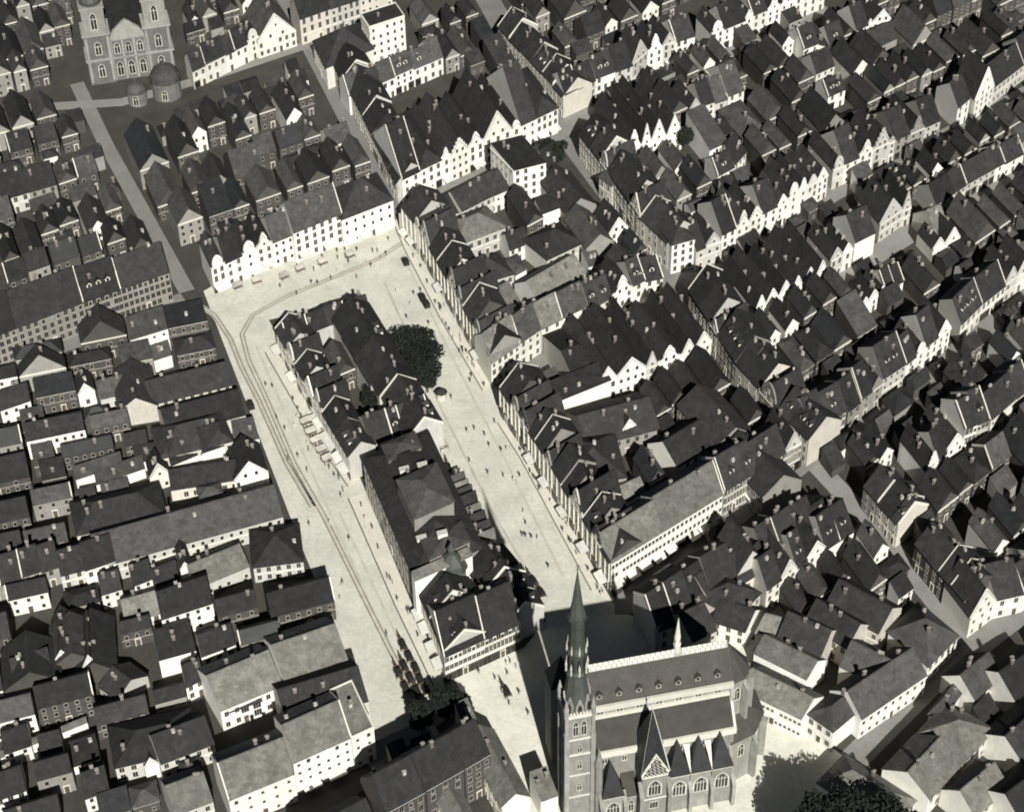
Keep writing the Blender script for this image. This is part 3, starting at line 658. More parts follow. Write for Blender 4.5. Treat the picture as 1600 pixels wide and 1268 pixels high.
wl('pale columned house below the white cube house', (158, 928), (190, 918), 6, 8, 'e', 1, 1)
wl('cream sunlit roof house in the lower left', (195, 972), (250, 956), 4, 9, 'e', 1, 4)
wl('bright large house with few windows at lower left', (252, 966), (332, 940), 8.5, 11, 'e', 0, 0, wk=5)
wl('bright stepped annex below the bright large house', (248, 1030), (306, 1014), 7, 8, 'm', 0, 0, fronts=False)
wl('small white windowed front at lower left by the wall', (314, 1024), (368, 1004), 5, 8, 'e', 0, 0)
wr('wide pale roof at the lower left of the square, left', (322, 1056), (420, 1016), 15, 8, 5, 'e', 0, 4)
wr('wide pale roof at the lower left of the square, right', (424, 1008), (524, 974), 15, 9, 5, 'e', 0, 4)
wl('white front with two dark windows under the wide pale roof', (354, 1112), (410, 1092), 6, 7, 'e', 0, 0, wk=3, cols=3)
wr('dark long roof below the wide pale roofs', (432, 1078), (560, 1040), 14, 8, 5, 'e', 2, 0)
wl('white small house beside the dark lower court', (290, 1072), (318, 1058), 6, 8, 'e', 0, 0)
wl('pointed white gable house at lower left, left one', (82, 1040), (118, 1030), 6, 16, 'g', 0, 1, rh=4, az=100)
wl('pointed white gable house at lower left, right one', (126, 1052), (160, 1042), 6, 16, 'g', 0, 1, rh=5, az=100)
wl('two-storey windowed dim house at lower left', (24, 1078), (84, 1058), 6, 12, 'e', 2, 0, floors=2, cols=7)
wr('long dark upright roof at lower left, first', (108, 955), (112, 1020), 11, 7, 4, 'e', 5, 1)
wr('long dark upright roof at lower left, second', (142, 950), (146, 1035), 10, 6, 4, 'e', 5, 0)
wr('broad dark roof at the left edge below the dim low row', (40, 985), (46, 1050), 14, 7, 5, 'e', 5, 0)
wr('brown small roof in the middle of the lower left yards', (175, 1040), (205, 1062), 10, 4, 3, 'e', 2, 1)
wl('long pale garden wall at lower left', (0, 1182), (136, 1126), 3.5, 1.2, 'm', 0, 4, rh=.25, fronts=False, chim=0)
wl('bright small house at the end of the garden wall', (6, 1176), (48, 1162), 5.5, 8, 'e', 0, 0)
wl('white small house at the bottom left corner', (-10, 1250), (40, 1232), 6, 9, 'e', 0, 0)
wl('white low shed above the bottom left corner', (114, 1196), (156, 1182), 3.5, 6, 'm', 0, 0)
wl('white square house near the bottom left', (132, 1246), (170, 1232), 6, 9, 'e', 0, 0)
wl('small white gable near the bottom left', (226, 1200), (248, 1192), 5, 9, 'g', 0, 0, fronts=False)
wr('pale sunlit roof beside the long white verge', (258, 1228), (318, 1206), 11, 8, 4, 'e', 2, 4)
wr('dark roof behind the white verge at the bottom', (170, 1150), (300, 1120), 13, 6, 4, 'h', 2, 0)
wr('dark roof of the lower left court', (235, 1150), (320, 1118), 11, 7, 4, 'e', 2, 0)
house('bright bottom street house with pale roof, left of three', at(357, 1248, 11), at(460, 1206, 11), azv(112), 14, 11, 'e', rh=5, wm=1, rm=4, wk=5, par=(1, 0), group='bright bottom street houses')
house('bright bottom street house with pale roof, middle of three', at(458, 1190, 12.5), at(548, 1150, 12.5), azv(112), 15, 12.5, 'e', rh=5, wm=0, rm=4, wk=5, par=(0, 1), group='bright bottom street houses', awn=2)
house('bright bottom street corner house with flat top', at(549, 1152, 12), at(584, 1136, 12), azv(112), 16, 12, 'f', wm=0, rm=4, wk=5, group='bright bottom street houses', side_windows=True)
# bottom middle: small roofs between the bottom street and the church
def bm(label, p0, p1, wd, eh, rh, roof='e', wm=1, rm=0, **kw): return ridge(label, p0, p1, wd, eh, rh, roof, wm, rm, group='roofs at the bottom middle', **kw)
bm('dark street house with thin pale ridge, bottom middle left', (580, 1212), (640, 1180), 12, 14, 7, 'e', 5, 0)
bm('dark street house with thin pale ridge, bottom middle centre', (642, 1178), (700, 1146), 12, 14.5, 7, 'e', 5, 0)
bm('dark street house with thin pale ridge, bottom middle right', (702, 1145), (742, 1122), 12, 14, 7, 'e', 5, 0)
bm('dark tall street house at the very bottom edge', (468, 1300), (572, 1246), 12, 13, 6, 'e', 2, 0)
bm('dark tall street house left of the thin pale ridges', (500, 1262), (578, 1222), 2.5, 12, 2, 'e', 2, 0, fronts=False) if False else None
bm('long thin pale roof pointing at the tram street', (668, 1168), (732, 1290), 6, 8, 3, 'e', 1, 4)
bm('second thin pale roof nearer the church tower', (748, 1132), (806, 1240), 7, 8, 3, 'e', 1, 4)
bm('thin white-edged roof at the very bottom', (584, 1216), (625, 1290), 8, 9, 3, 'e', 0, 0)
house('small cream house among the bottom roofs, upper', at(724, 1135, 8), at(745, 1124, 8), azv(AZ), 6, 8, 'm', wm=1, rm=4, fronts=False)
house('small cream house among the bottom roofs, lower', at(729, 1204, 7), at(748, 1194, 7), azv(AZ), 6, 7, 'm', wm=1, rm=4, fronts=False)
house('cream front with sloping top at the bottom', at(620, 1248, 7), at(668, 1232, 7), azv(AZ), 8, 7, 'm', wm=1, rm=4)
house('white blank gable house beside the church tower foot', at(845, 1250, 7), at(872, 1240, 7), azv(AZ), 7, 7, 'm', wm=0, rm=4, fronts=False)
house('tiny white house in the bottom yards', at(713, 1230, 5), at(727, 1222, 5), azv(AZ), 5, 5, 'm', wm=0, rm=2, fronts=False)
# ------------------------------------------------------------------ right of the church
def q(label, p0, p1, h, D, roof='e', wm=0, rm=0, az=30, rh=None, **kw):
    return house(label, at(p0[0], p0[1], h), at(p1[0], p1[1], h), azv(az), D, h, roof, rh=rh, wm=wm, rm=rm, name='parish_house', cat='house', group='houses behind the church', **kw)
q('pale-roofed long house with a dotted window front by the church', (1156, 1074), (1254, 1122), 7.5, 9, 'e', 0, 4, az=48, wk=5, cols=14)
q('second pale-roofed wing behind the dotted front house', (1178, 1018), (1262, 1060), 7, 8, 'e', 0, 4, az=48, fronts=False)
q('bright-walled upper wing near the church apse', (1180, 985), (1276, 1010), 7, 8, 'e', 0, 4, az=50, fronts=False)
q('grey hip-roofed corner house right of the dotted front', (1262, 1114), (1302, 1142), 7.5, 14, 'h', 0, 2, az=42)
house('long house with bright windowed front on the lower right street', at(1345, 1122, 8), at(1448, 1052, 8), azv(125), 11, 8, 'e', wm=0, rm=2, wk=2, cols=9)
house('grey-roofed house at the upper end of the lower right street', at(1450, 1040, 7), at(1497, 992, 7), azv(125), 14, 7, 'h', wm=0, rm=2)
house('white gabled pair at the corner behind the church', at(1112, 968, 6), at(1166, 986, 6), azv(55), 9, 6, 'e', wm=0, rm=1)
for i, (p0, p1, wd, r_, rm_) in enumerate((((1010, 935), (1075, 912), 15, 'h', 1), ((1085, 900), (1165, 850), 13, 'e', 0), ((1060, 960), (1100, 940), 12, 'e', 1), ((1120, 930), (1160, 890), 12, 'h', 1),
        ((1225, 820), (1290, 775), 14, 'e', 0), ((1170, 860), (1230, 800), 12, 'e', 1), ((1230, 955), (1300, 985), 10, 'e', 1), ((1275, 935), (1345, 975), 10, 'e', 0), ((1310, 905), (1395, 950), 11, 'e', 1), ((1330, 1000), (1400, 1035), 10, 'e', 2))):
    ridge('dark roof in the block behind the church, %s from the left' % ORD[i], p0, p1, wd, 8, 4.5, r_, 3, rm_, group='dark roofs behind the church')
for i, (p0, p1, wd, r_, rm_, hh) in enumerate((((1418, 1206), (1470, 1150), 13, 'e', 4, 7), ((1472, 1150), (1520, 1098), 13, 'h', 4, 7), ((1335, 1240), (1378, 1195), 20, 'h', 4, 6), ((1500, 1235), (1555, 1190), 10, 'e', 4, 6),
        ((1500, 1055), (1545, 1018), 10, 'e', 2, 6), ((1470, 1075), (1490, 1085), 10, 'h', 2, 6), ((1560, 1050), (1620, 1010), 12, 'e', 0, 7), ((1570, 1150), (1640, 1090), 12, 'e', 1, 7), ((1570, 1240), (1640, 1190), 12, 'e', 0, 7))):
    ridge('lower right corner roof, %s along the street' % ORD[i], p0, p1, wd, hh, 4.5, r_, 1, rm_, group='lower right corner roofs')

# ground kept free for the churches, trees and squares
def reserve(px, py, wd, D, az): u = azv(az); V = azv(az + 90); FOOT.append((at(px, py) - u * wd / 2, u, wd, V, D))
reserve(208, 140, 36, 48, 12); reserve(255, 165, 14, 14, 12); reserve(216, 172, 10, 10, 12); reserve(866, 275, 7, 7, 20); reserve(1070, 240, 6, 6, 20)
reserve(482, 610, 7, 7, 20); reserve(508, 650, 8, 8, 20); reserve(590, 650, 7, 7, 20); reserve(709, 955, 9, 9, 20); reserve(1030, 1300, 62, 40, 12)
# ------------------------------------------------------------------ roofs filling the courtyards
def in_poly(p, P):
    c = False; j = len(P) - 1
    for i in range(len(P)):
        if (P[i].y > p.y) != (P[j].y > p.y) and p.x < (P[j].x - P[i].x) * (p.y - P[i].y) / (P[j].y - P[i].y) + P[i].x: c = not c
        j = i
    return c
def fill(phrase, px, az, n, bright=.25, sz=None, cw=None):
    """terraces: bands of houses standing wall to wall, one band behind the other"""
    P = [at(*p) for p in px]; right = az > 24
    u = azv(az); V = azv(AZ if right else WZ); got = []; den = u.x * V.y - u.y * V.x
    st = [((p.x * V.y - p.y * V.x) / den, (u.x * p.y - u.y * p.x) / den) for p in P]
    s0 = min(q[0] for q in st); s1 = max(q[0] for q in st); t = min(q[1] for q in st) + ru(0, 2); t1 = max(q[1] for q in st)
    while t < t1:
        D = ru(16, 26) if right else ru(9, 12.5); band = random.choice(('g', 'g', 'g', 'e', 'x')) if right else random.choice(('e', 'e', 'e', 'x')); hb = ru(6, 8.5)
        s = s0 + ru(0, 3)
        while s < s1:
            wd = ru(7, 11) if band == 'g' else ru(9, 15) if right else ru(13, 27); ok = None
            for (ds, dt, w2, D2) in ((0, 0, wd, D), (0, 0, wd, D * .72), (0, D * .28, wd, D * .72), (0, 0, wd * .7, D * .8), (wd * .3, 0, wd * .7, D * .8), (0, 0, wd * .6, D * .55), (wd * .4, D * .45, wd * .6, D * .55)):
                if w2 < 4.5 or D2 < 4.5: continue
                o = u * (s + ds) + V * (t + dt)
                pts = [o + u * w2 * i / 4 + V * D2 * j / 4 for i in range(5) for j in range(5)]
                if all((not inside(p, .1)) and in_poly(p, P) for p in pts): ok = (o, w2, D2); break
            if ok:
                FOOT.append((ok[0], u, ok[1], V, ok[2]))
                rf = band if band != 'x' else random.choice('ehmg')
                if rf == 'e' and ok[1] < ok[2] * .7: rf = 'g'
                got.append(ok + (rf, hb + ru(-.9, .9)))
                s += ok[1] + .06
            else: s += 2.2
        t += D + (ru(.5, 2.6) if right else ru(.8, 4))
    got.sort(key=lambda g: proj(g[0])[0])
    for i, (o, wd, D, rf, hh) in enumerate(got):
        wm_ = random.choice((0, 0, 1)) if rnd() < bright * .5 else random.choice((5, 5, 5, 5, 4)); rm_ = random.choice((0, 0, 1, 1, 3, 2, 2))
        lab = '%s back building, %s roof, %s from left %s' % (WNAME[wm_], RNAME[rm_].split()[0], ORD[min(i, 49)], phrase)
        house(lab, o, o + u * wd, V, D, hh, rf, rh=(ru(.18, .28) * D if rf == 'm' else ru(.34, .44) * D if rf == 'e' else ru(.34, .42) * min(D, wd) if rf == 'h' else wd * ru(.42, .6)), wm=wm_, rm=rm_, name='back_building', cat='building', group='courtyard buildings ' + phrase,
              chim=random.choice((0, 0, 1, 1, 2)), wk=2, gstyle='none', foot=False, par=(rnd() < .12, rnd() < .12))
_fill = fill
def fill(phrase, px, az, n, **kw):
    _fill(phrase, px, az, n, **kw)
    sheds(phrase, px, az)
def sheds(phrase, px, az, most=10):
    P = [at(*p) for p in px]; u = azv(az); V = azv(AZ if az > 24 else WZ); xs = [p.x for p in P]; ys = [p.y for p in P]; got = []
    for _ in range(420):
        if len(got) >= most: break
        o = Vector((ru(min(xs), max(xs)), ru(min(ys), max(ys)), 0)); wd, D = ru(4.5, 9), ru(4, 8)
        pts = [o + u * wd * i / 3 + V * D * j / 3 for i in range(4) for j in range(4)]
        if all(in_poly(p, P) and not inside(p, .15) for p in pts): got.append((o, wd, D)); FOOT.append((o, u, wd, V, D))
    got.sort(key=lambda g: proj(g[0])[0])
    for i, (o, wd, D) in enumerate(got):
        wm_ = random.choice((0, 4, 4, 5, 5, 5)); rm_ = random.choice((0, 0, 1, 1, 2, 2, 3)); rf = random.choice('mmeh')
        house('low %s shed, %s from left %s' % (WNAME[wm_], ORD[i], phrase), o, o + u * wd, V, D, ru(3, 6), rf, rh=ru(1, 2.2), wm=wm_, rm=rm_,
              name='yard_shed', cat='shed', group='yard sheds ' + phrase, chim=random.choice((0, 0, 1)), wk=5, foot=False, fronts=rnd() < .6)
fill('behind the far end of the square', [(185, 235), (275, 400), (330, 405), (600, 300), (560, 240), (480, 130), (300, 190)], 30, 19, bright=.2)
fill('by the narrow upper street', [(225, 215), (330, 160), (470, 105), (490, 140), (400, 200), (260, 260)], 30, 12, bright=.3)
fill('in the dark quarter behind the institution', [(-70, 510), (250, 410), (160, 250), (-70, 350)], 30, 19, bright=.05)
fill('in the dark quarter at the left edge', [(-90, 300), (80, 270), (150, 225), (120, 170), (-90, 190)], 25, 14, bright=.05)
fill('above the twin-towered church', [(-90, 170), (90, 150), (120, 90), (120, -60), (-90, -60)], 25, 9, bright=.05)
fill('beside the twin-towered church', [(285, 90), (420, 20), (430, -60), (280, -60)], 30, 10, bright=.1)
fill('in the top block left of the middle street', [(640, 70), (770, 50), (860, 150), (700, 60), (640, -40)], 33, 10, bright=.2)
fill('in the top middle yards', [(640, 60), (760, 10), (770, 50), (850, 140), (700, 130)], 33, 12, bright=.2)
fill('in the yards of the upper block', [(645, 335), (860, 240), (1040, 430), (780, 560)], 40, 19, bright=.45)
fill('in the block right of the middle street', [(925, 210), (1080, 130), (1290, 260), (1060, 375)], 36, 20, bright=.3)
fill('above the market awnings', [(800, 40), (900, 110), (1080, 40), (1090, -60), (760, -60)], 36, 19, bright=.25)
fill('in the top right quarter', [(1130, 50), (1290, 0), (1660, -60), (1660, 40), (1470, 170), (1300, 250), (1180, 160)], 36, 20, bright=.2)
fill('below the market awnings', [(900, 180), (1090, 95), (1250, 60), (1160, 180), (1000, 215)], 36, 16, bright=.25)
fill('near the far right edge', [(1310, 290), (1640, 130), (1660, 210), (1400, 340), (1320, 370)], 40, 19, bright=.2)
fill('behind the zigzag gables', [(1090, 420), (1290, 310), (1330, 370), (1180, 470)], 40, 14, bright=.25)
fill('in the right middle block', [(1110, 470), (1190, 510), (1300, 430), (1470, 380), (1480, 500), (1270, 650)], 40, 20, bright=.3)
fill('in the right edge block', [(1440, 380), (1660, 240), (1660, 400), (1500, 500)], 42, 18, bright=.2)
fill('in the yards of the lower block', [(800, 620), (1060, 470), (1240, 690), (960, 870)], 38, 20, bright=.4)
fill('in the lower right block', [(1280, 700), (1390, 620), (1500, 530), (1640, 440), (1660, 560), (1450, 740), (1360, 780)], 42, 20, bright=.3)
fill('between the lower right streets', [(1370, 790), (1460, 740), (1660, 590), (1660, 880), (1520, 960)], 42, 20, bright=.25)
fill('in the block behind the church', [(980, 930), (1250, 740), (1340, 810), (1490, 985), (1340, 1110), (1200, 1000)], 40, 20, bright=.35)
fill('in the left block by the institution', [(-60, 600), (292, 478), (330, 500), (388, 622), (432, 738), (-60, 810)], 16, 20, bright=.3)
fill('in the left block middle', [(-60, 800), (430, 730), (520, 915), (-60, 1000)], 16, 20, bright=.3)
fill('in the lower left block', [(-60, 1000), (520, 905), (572, 1090), (340, 1200), (-60, 1300)], 18, 20, bright=.35)
fill('at the bottom left', [(-60, 1100), (330, 1100), (350, 1310), (-60, 1320)], 20, 18, bright=.3)
fill('at the bottom middle', [(600, 1190), (760, 1110), (850, 1230), (840, 1310), (600, 1310)], 28, 16, bright=.5)
fill('at the lower right corner', [(1390, 1180), (1660, 960), (1660, 1310), (1340, 1310)], 45, 16, bright=.3)
fill('within the upper island', [(450, 520), (560, 490), (670, 650), (580, 690)], 32, 7, bright=.4)
fill('right of the grey upper fronts', [(1162, 175), (1170, 120), (1225, 105), (1310, 235), (1260, 275)], 36, 8, bright=.2)
fill('at the right crossing', [(1272, 725), (1335, 690), (1375, 745), (1345, 785)], 40, 5, bright=.2)
fill('within the town hall island', [(660, 915), (760, 850), (830, 940), (700, 1000)], 32, 5, bright=.2)

# ================================================================== THE BIG CHURCH WITH THE SPIRE
Zu = Vector((0, 0, 1))
def lancet(wd, ht, lights=2):
    b = MB(); n = 6; pts = [(-wd / 2, 0)]
    for k in range(n + 1):
        a = k / n * RAD(62); pts.append((-wd / 2 + wd * (1 - math.cos(a)) * .94, ht - wd * .85 + wd * .96 * math.sin(a)))
    pts = pts + [(-x, z) for x, z in reversed(pts)]
    out = [(x * 1.22, z * 1.05 - .12) for x, z in pts]
    b.poly([(x, -.03, z) for x, z in pts], 0)
    m = len(pts)
    for k in range(m):
        k2 = (k + 1) % m
        b.poly([(pts[k][0], -.16, pts[k][1]), (pts[k2][0], -.16, pts[k2][1]), (out[k2][0], -.16, out[k2][1]), (out[k][0], -.16, out[k][1])], 1)
        b.poly([(out[k][0], -.16, out[k][1]), (out[k2][0], -.16, out[k2][1]), (out[k2][0], .02, out[k2][1]), (out[k][0], .02, out[k][1])], 1)
        b.poly([(pts[k][0], -.16, pts[k][1]), (pts[k2][0], -.16, pts[k2][1]), (pts[k2][0], -.02, pts[k2][1]), (pts[k][0], -.02, pts[k][1])], 1)
    for k in range(1, lights): b.box(Vector((-wd / 2 + wd * k / lights - .07, -.1, 0)), Vector((.14, 0, 0)), Vector((0, .06, 0)), Vector((0, 0, ht * .8)), 1)
    b.box(Vector((-wd / 2, -.1, ht * .62)), Vector((wd, 0, 0)), Vector((0, .06, 0)), Vector((0, 0, .14)), 1)
    return b.mesh('window', [M['glass'], M['stonel']])
LAN = {'big': lancet(2.6, 5.2, 4), 'mid': lancet(1.5, 4.2, 2), 'small': lancet(1.0, 2.6, 2), 'clere': lancet(1.5, 2.2, 2)}
cO = V2(18.2, 284.4); E1 = azv(11.6); E2 = azv(101.6); cang = RAD(11.6)
church = thing('church', 'great dark gothic church with a tall slender spire at the near end of the square', 'church', cO)
church['label'] = 'great gothic church with a tall slender spire at the bottom'
cp = lambda s, t, z=0.0: E1 * s + E2 * t + Zu * z
ROOFC = ROOFS[0]
ctile = mat('church_tile', (.062, .058, .050), .8, .3, .3, 2.5, bump=.25, streak=1)
def cbox(bm_, s0, s1, t0, t1, z0, z1, m=0): bm_.box(cp(s0, t0, z0), E1 * (s1 - s0), E2 * (t1 - t0), Zu * (z1 - z0), m)
NL = 34.0
# nave and aisles
b = MB(); cbox(b, 0, NL, 9.5, 20.5, 0, 31.8)
for s in (0, NL): b.poly([cp(s, 9.5, 31.8), cp(s, 20.5, 31.8), cp(s, 15, 40.3)])
nave = b.build('nave', M['stone'], church)
b = MB()
for (ta, tb) in ((9.1, 15), (20.9, 15)): b.slab([cp(-.2, ta, 31.6), cp(NL + .2, ta, 31.6), cp(NL + .2, tb, 40.6), cp(-.2, tb, 40.6)], .3)
nroof = b.build('nave_roof', ctile, church)
b = MB()                              # pale patterned tiles under the ridge: zigzag of laid tiles
for k in range(int(NL / .62)):
    s = .2 + k * .62
    if 21.2 < s < 22.6: continue
    for (dz, flip) in ((0, k % 2), (1, 1 - k % 2)):
        z0 = 39.15 + dz * .72; f = (40.6 - 31.6) / (15 - 9.1); t0 = 15 - (40.6 - z0) / f
        o = cp(s, t0, z0 + .03); up = (E2 * (1 / f) + Zu) * .66
        b.slab([o, o + E1 * .56, o + E1 * .56 + up, o + up] if not flip else [o, o + E1 * .30, o + E1 * .30 + up * .9, o + up * .9], .05, 0)
b.slab([cp(.1, 13.98, 39.07), cp(NL - .1, 13.98, 39.07), cp(NL - .1, 14.97, 40.58), cp(.1, 14.97, 40.58)], .02, 1)
rb = b.build('ridge_tile_band', [M['stonel'], ROOFS[5]], nroof); rb['kind'] = 'stuff'
b = MB(); cbox(b, -.1, NL + .1, 8.55, 9.2, 30.9, 32.7); cbox(b, -.1, NL + .1, 20.65, 21.25, 31.2, 32.0); b.build('nave_cornice', M['stonel'], church)
dmesh = dorm_mesh(ctile, 1.3, 1.2, 2.0, 'trimd')
for k in range(7): link('dormer', dmesh, nroof, cp(2.4 + k * 4.7, 10.3, 33.6), cang)
for side in (0, 1):
    T = (lambda t: t) if side == 0 else (lambda t: 30 - t)
    ta, tb = sorted((T(4.5), T(9.5)))
    b = MB(); cbox(b, .05, NL - .4, ta, tb, 0, 21); b.build('aisle', M['stone'], church)
    b = MB(); b.slab([cp(0, T(4.1), 20.9), cp(NL - .3, T(4.1), 20.9), cp(NL - .3, T(9.48), 28), cp(0, T(9.48), 28)], .25)
    ar = b.build('aisle_roof', ctile, church)
    b = MB()
    a0, a1 = sorted((T(3.9), T(4.5))); cbox(b, 0, 10, a0, a1, 19.9, 21.9); cbox(b, 16.2, NL, a0, a1, 19.9, 21.9)
    a0, a1 = sorted((T(8.9), T(9.47))); cbox(b, 0, NL - .6, a0, a1, 28.0, 29.1)
    b.slab([cp(NL - .6, T(4.1), 21.6), cp(NL, T(4.1), 21.6), cp(NL, T(9.3), 28.6), cp(NL - .6, T(9.3), 28.6)], .5)
    b.build('aisle_coping', M['stonel'], church)
for k in range(7):
    link('window', LAN['clere'], church, cp(2.4 + k * 4.7, 9.49, 28.9), cang)
    if not (9 < 2.4 + k * 4.7 < 17): link('window', LAN['small'], church, cp(2.4 + k * 4.7, 4.49, 17.2), cang)
# apse: half octagon of nave height with lower ring
def apse(name, cs, r, h, rr, zt, m_w, m_r):
    b = MB(); pts = [(math.cos(RAD(a)) * r, math.sin(RAD(a)) * r) for a in (-90, -54, -18, 18, 54, 90)]
    P = [cp(cs + x, 15 + y) for x, y in pts]
    for i in range(5): b.poly([P[i], P[i + 1], P[i + 1] + Zu * h, P[i] + Zu * h])
    o = b.build(name, m_w, church); b = MB()
    Q = [cp(cs + x * 1.07, 15 + y * 1.07, h - .1) for x, y in pts]; A = cp(cs - .3, 15, zt)
    for i in range(5): b.slab([Q[i], Q[i + 1], A], .25)
    b.build(name + '_roof', m_r, church)
    for i in range(5):
        a = RAD(-72 + 36 * i); 
        if i < 3: link('window', LAN['mid'], church, cp(cs + math.cos(a) * r * .953, 15 + math.sin(a) * r * .953, h - 7), cang + a + math.pi / 2)
        b = MB(); aa = RAD(-90 + 36 * i); c = cp(cs + math.cos(aa) * (r + .1), 15 + math.sin(aa) * (r + .1))
        d = E1 * math.cos(aa) + E2 * math.sin(aa); e = Vector((-d.y, d.x, 0))
        b.box(c - e * .45, e * .9, d * 1.5, Zu * (h - 3)); b.slab([c - e * .5 + Zu * (h - 1), c + e * .5 + Zu * (h - 1), c + e * .5 + d * 1.6 + Zu * (h - 3.2), c - e * .5 + d * 1.6 + Zu * (h - 3.2)], .3)
        b.build('buttress', M['stone'], church)
apse('apse', NL, 5.4, 31.4, 0, 40.2, M['stone'], ctile)
apse('choir_aisle', NL - 1, 10.4, 16, 0, 22, M['stone'], ctile)
# ridge turret
b = MB(); fc = cp(21.9, 15, 39.5); b.prism(fc, [(.75, 0), (.75, 2.6), (.95, 2.8), (.62, 3.6), (.62, 4.6), (.8, 4.8), (.06, 11.5)], 8); b.build('ridge_turret', M['stonel'], church)
b = MB()
for k in range(4):
    d = azv(11.6 + 90 * k + 45); b.prism(fc + d * .78 + Zu * 1.8, [(.12, 0), (.12, 1.6), (.01, 2.6)], 4)
b.build('pinnacle', M['stonel'], church)
# chapels along the near side
def chapel(s0, s1, t0, eave, kind, win, apex=None, wz=2.2):
    c = (s0 + s1) / 2; ws = s1 - s0
    b = MB(); cbox(b, s0, s1, t0, 4.6, 0, eave)
    if kind == 'gable': b.poly([cp(s0, t0, eave), cp(s1, t0, eave), cp(c, t0, apex)])
    b.build('chapel', M['stone'], church)
    b = MB()
    if kind == 'gable':
        for q_ in (s0 - .25, s1 + .25): b.slab([cp(q_, t0 - .15, eave - .4), cp(c, t0 - .15, apex + .25), cp(c, 4.6, apex + .25), cp(q_, 4.6, eave - .4)], .25)
    elif kind == 'pyr':
        A = cp(c, 3.4, apex)
        for f in ([cp(s0 - .2, t0 - .25, eave), cp(s1 + .2, t0 - .25, eave), A], [cp(s1 + .2, t0 - .25, eave), cp(s1 + .2, 4.6, eave), A], [cp(s0 - .2, 4.6, eave), cp(s0 - .2, t0 - .25, eave), A]): b.slab(f, .2)
    else: b.slab([cp(s0 - .1, t0 - .3, eave), cp(s1 + .1, t0 - .3, eave), cp(s1 + .1, 4.5, apex), cp(s0 - .1, 4.5, apex)], .22)
    b.build('chapel_roof', ctile if kind != 'pyr' else ROOFS[3], church)
    b = MB(); cbox(b, s0 - .05, s1 + .05, t0 - .22, t0 - .01, eave - .5, eave - .1); b.build('string_course', M['stonel'], church)
    if win: link('window', LAN[win], church, cp(c, t0 - .02, wz), cang, (min(1.15, ws / 4.2), 1, 1))
chapel(.9, 5.9, -.3, 10.5, 'pyr', 'big', 19.5, 3.0)
chapel(6.3, 9.6, .6, 8.5, 'lean', 'mid', 12.5, 2.6)
chapel(16.9, 21.9, 0, 13.5, 'pyr', 'big', 22.5, 6)
chapel(22.1, 27.1, 0.01, 13.5, 'pyr', 'big', 22.5, 6)
chapel(27.3, 32.3, 0.02, 13.5, 'pyr', 'big', 22.5, 6)
for s in (.5, 6.1, 16.6, 22.0, 27.2, 32.5):
    b = MB(); cbox(b, s - .42, s + .42, -1.7, .8, 0, 8); b.slab([cp(s - .48, -1.8, 7.9), cp(s + .48, -1.8, 7.9), cp(s + .48, .8, 11), cp(s - .48, .8, 11)], .3)
    b.build('buttress', M['stone'], church)
for s in (22.0, 27.2):       # pale sloping gable stones between the chapel roofs
    b = MB(); b.slab([cp(s - .75, 4.4, 18.8), cp(s + .75, 4.4, 18.8), cp(s + .05, -.2, 13.8), cp(s - .05, -.2, 13.8)], .3); b.build('valley_gutter', M['stonel'], church)
# tall gabled porch with a diapered gable and a steep roof
b = MB(); cbox(b, 10, 16.2, -.9, 4.6, 0, 17); b.build('porch', M['stone'], church)
b = MB(); g0 = [cp(9.8, -1.0, 16.4), cp(16.4, -1.0, 16.4), cp(16.4, -1.0, 17.4), cp(13.1, -1.0, 24.4), cp(9.8, -1.0, 17.4)]
b.slab(g0, .5, 0, -E2); pg = b.build('porch_gable', M['stonel'], church)
b = MB()
for k in range(-7, 8):                # diaper: dark bricks in crossing bands, clipped to the gable
    for sgn in (-1, 1):
        for j in range(22):
            z = 17.0 + j * .34; s = 13.1 + k * .95 + sgn * (j % 44) * .30
            half = (24.2 - z) / 6.8 * 3.2
            if abs(s - 13.1) < half - .25 and z < 23.6: b.box(cp(s - .13, -1.56, z), E1 * .26, E2 * .08, Zu * .26)
db = b.build('diaper_brick', WALLS[5], pg); db['kind'] = 'stuff'
b = MB(); A = cp(13.1, 3.6, 35); pr_ = [cp(9.7, -1.0, 17.2), cp(16.5, -1.0, 17.2), cp(16.5, 7.2, 21), cp(9.7, 7.2, 21)]
b.slab([pr_[0], cp(13.1, -.8, 24.6), A], .2); b.slab([cp(13.1, -.8, 24.6), pr_[1], A], .2); b.slab([pr_[1], pr_[2], A], .2); b.slab([pr_[3], pr_[0], A], .2); b.slab([pr_[2], pr_[3], A], .2)
b.build('porch_roof', ROOFS[3], church)
b = MB()
for q_ in (pr_[1], pr_[0]): b.slab([A + Zu * .1, q_ + Zu * .1, q_ + E1 * .22 + Zu * .1, A + E1 * .1 + Zu * .1], .15)
b.prism(A, [(.12, 0), (.12, .8), (.25, 1.0), (.02, 2.2)], 6)
b.build('porch_roof_coping', M['stonel'], church)
link('window', LAN['big'], church, cp(13.1, -.92, 9.2), cang, (1.1, 1, 1)); link('window', WIN[3], church, cp(13.1, -.92, 4.2), cang)
b = MB(); cbox(b, 9.9, 16.3, -1.1, -.92, 7.6, 8.0); cbox(b, 9.9, 16.3, -1.1, -.92, 15.9, 16.35); b.build('string_course', M['stonel'], church)
for s in (9.7, 16.5):
    b = MB(); cbox(b, s - .45, s + .45, -2.6, -.2, 0, 11); b.slab([cp(s - .5, -2.7, 10.9), cp(s + .5, -2.7, 10.9), cp(s + .5, -.2, 14), cp(s - .5, -.2, 14)], .3); b.build('buttress', M['stone'], church)
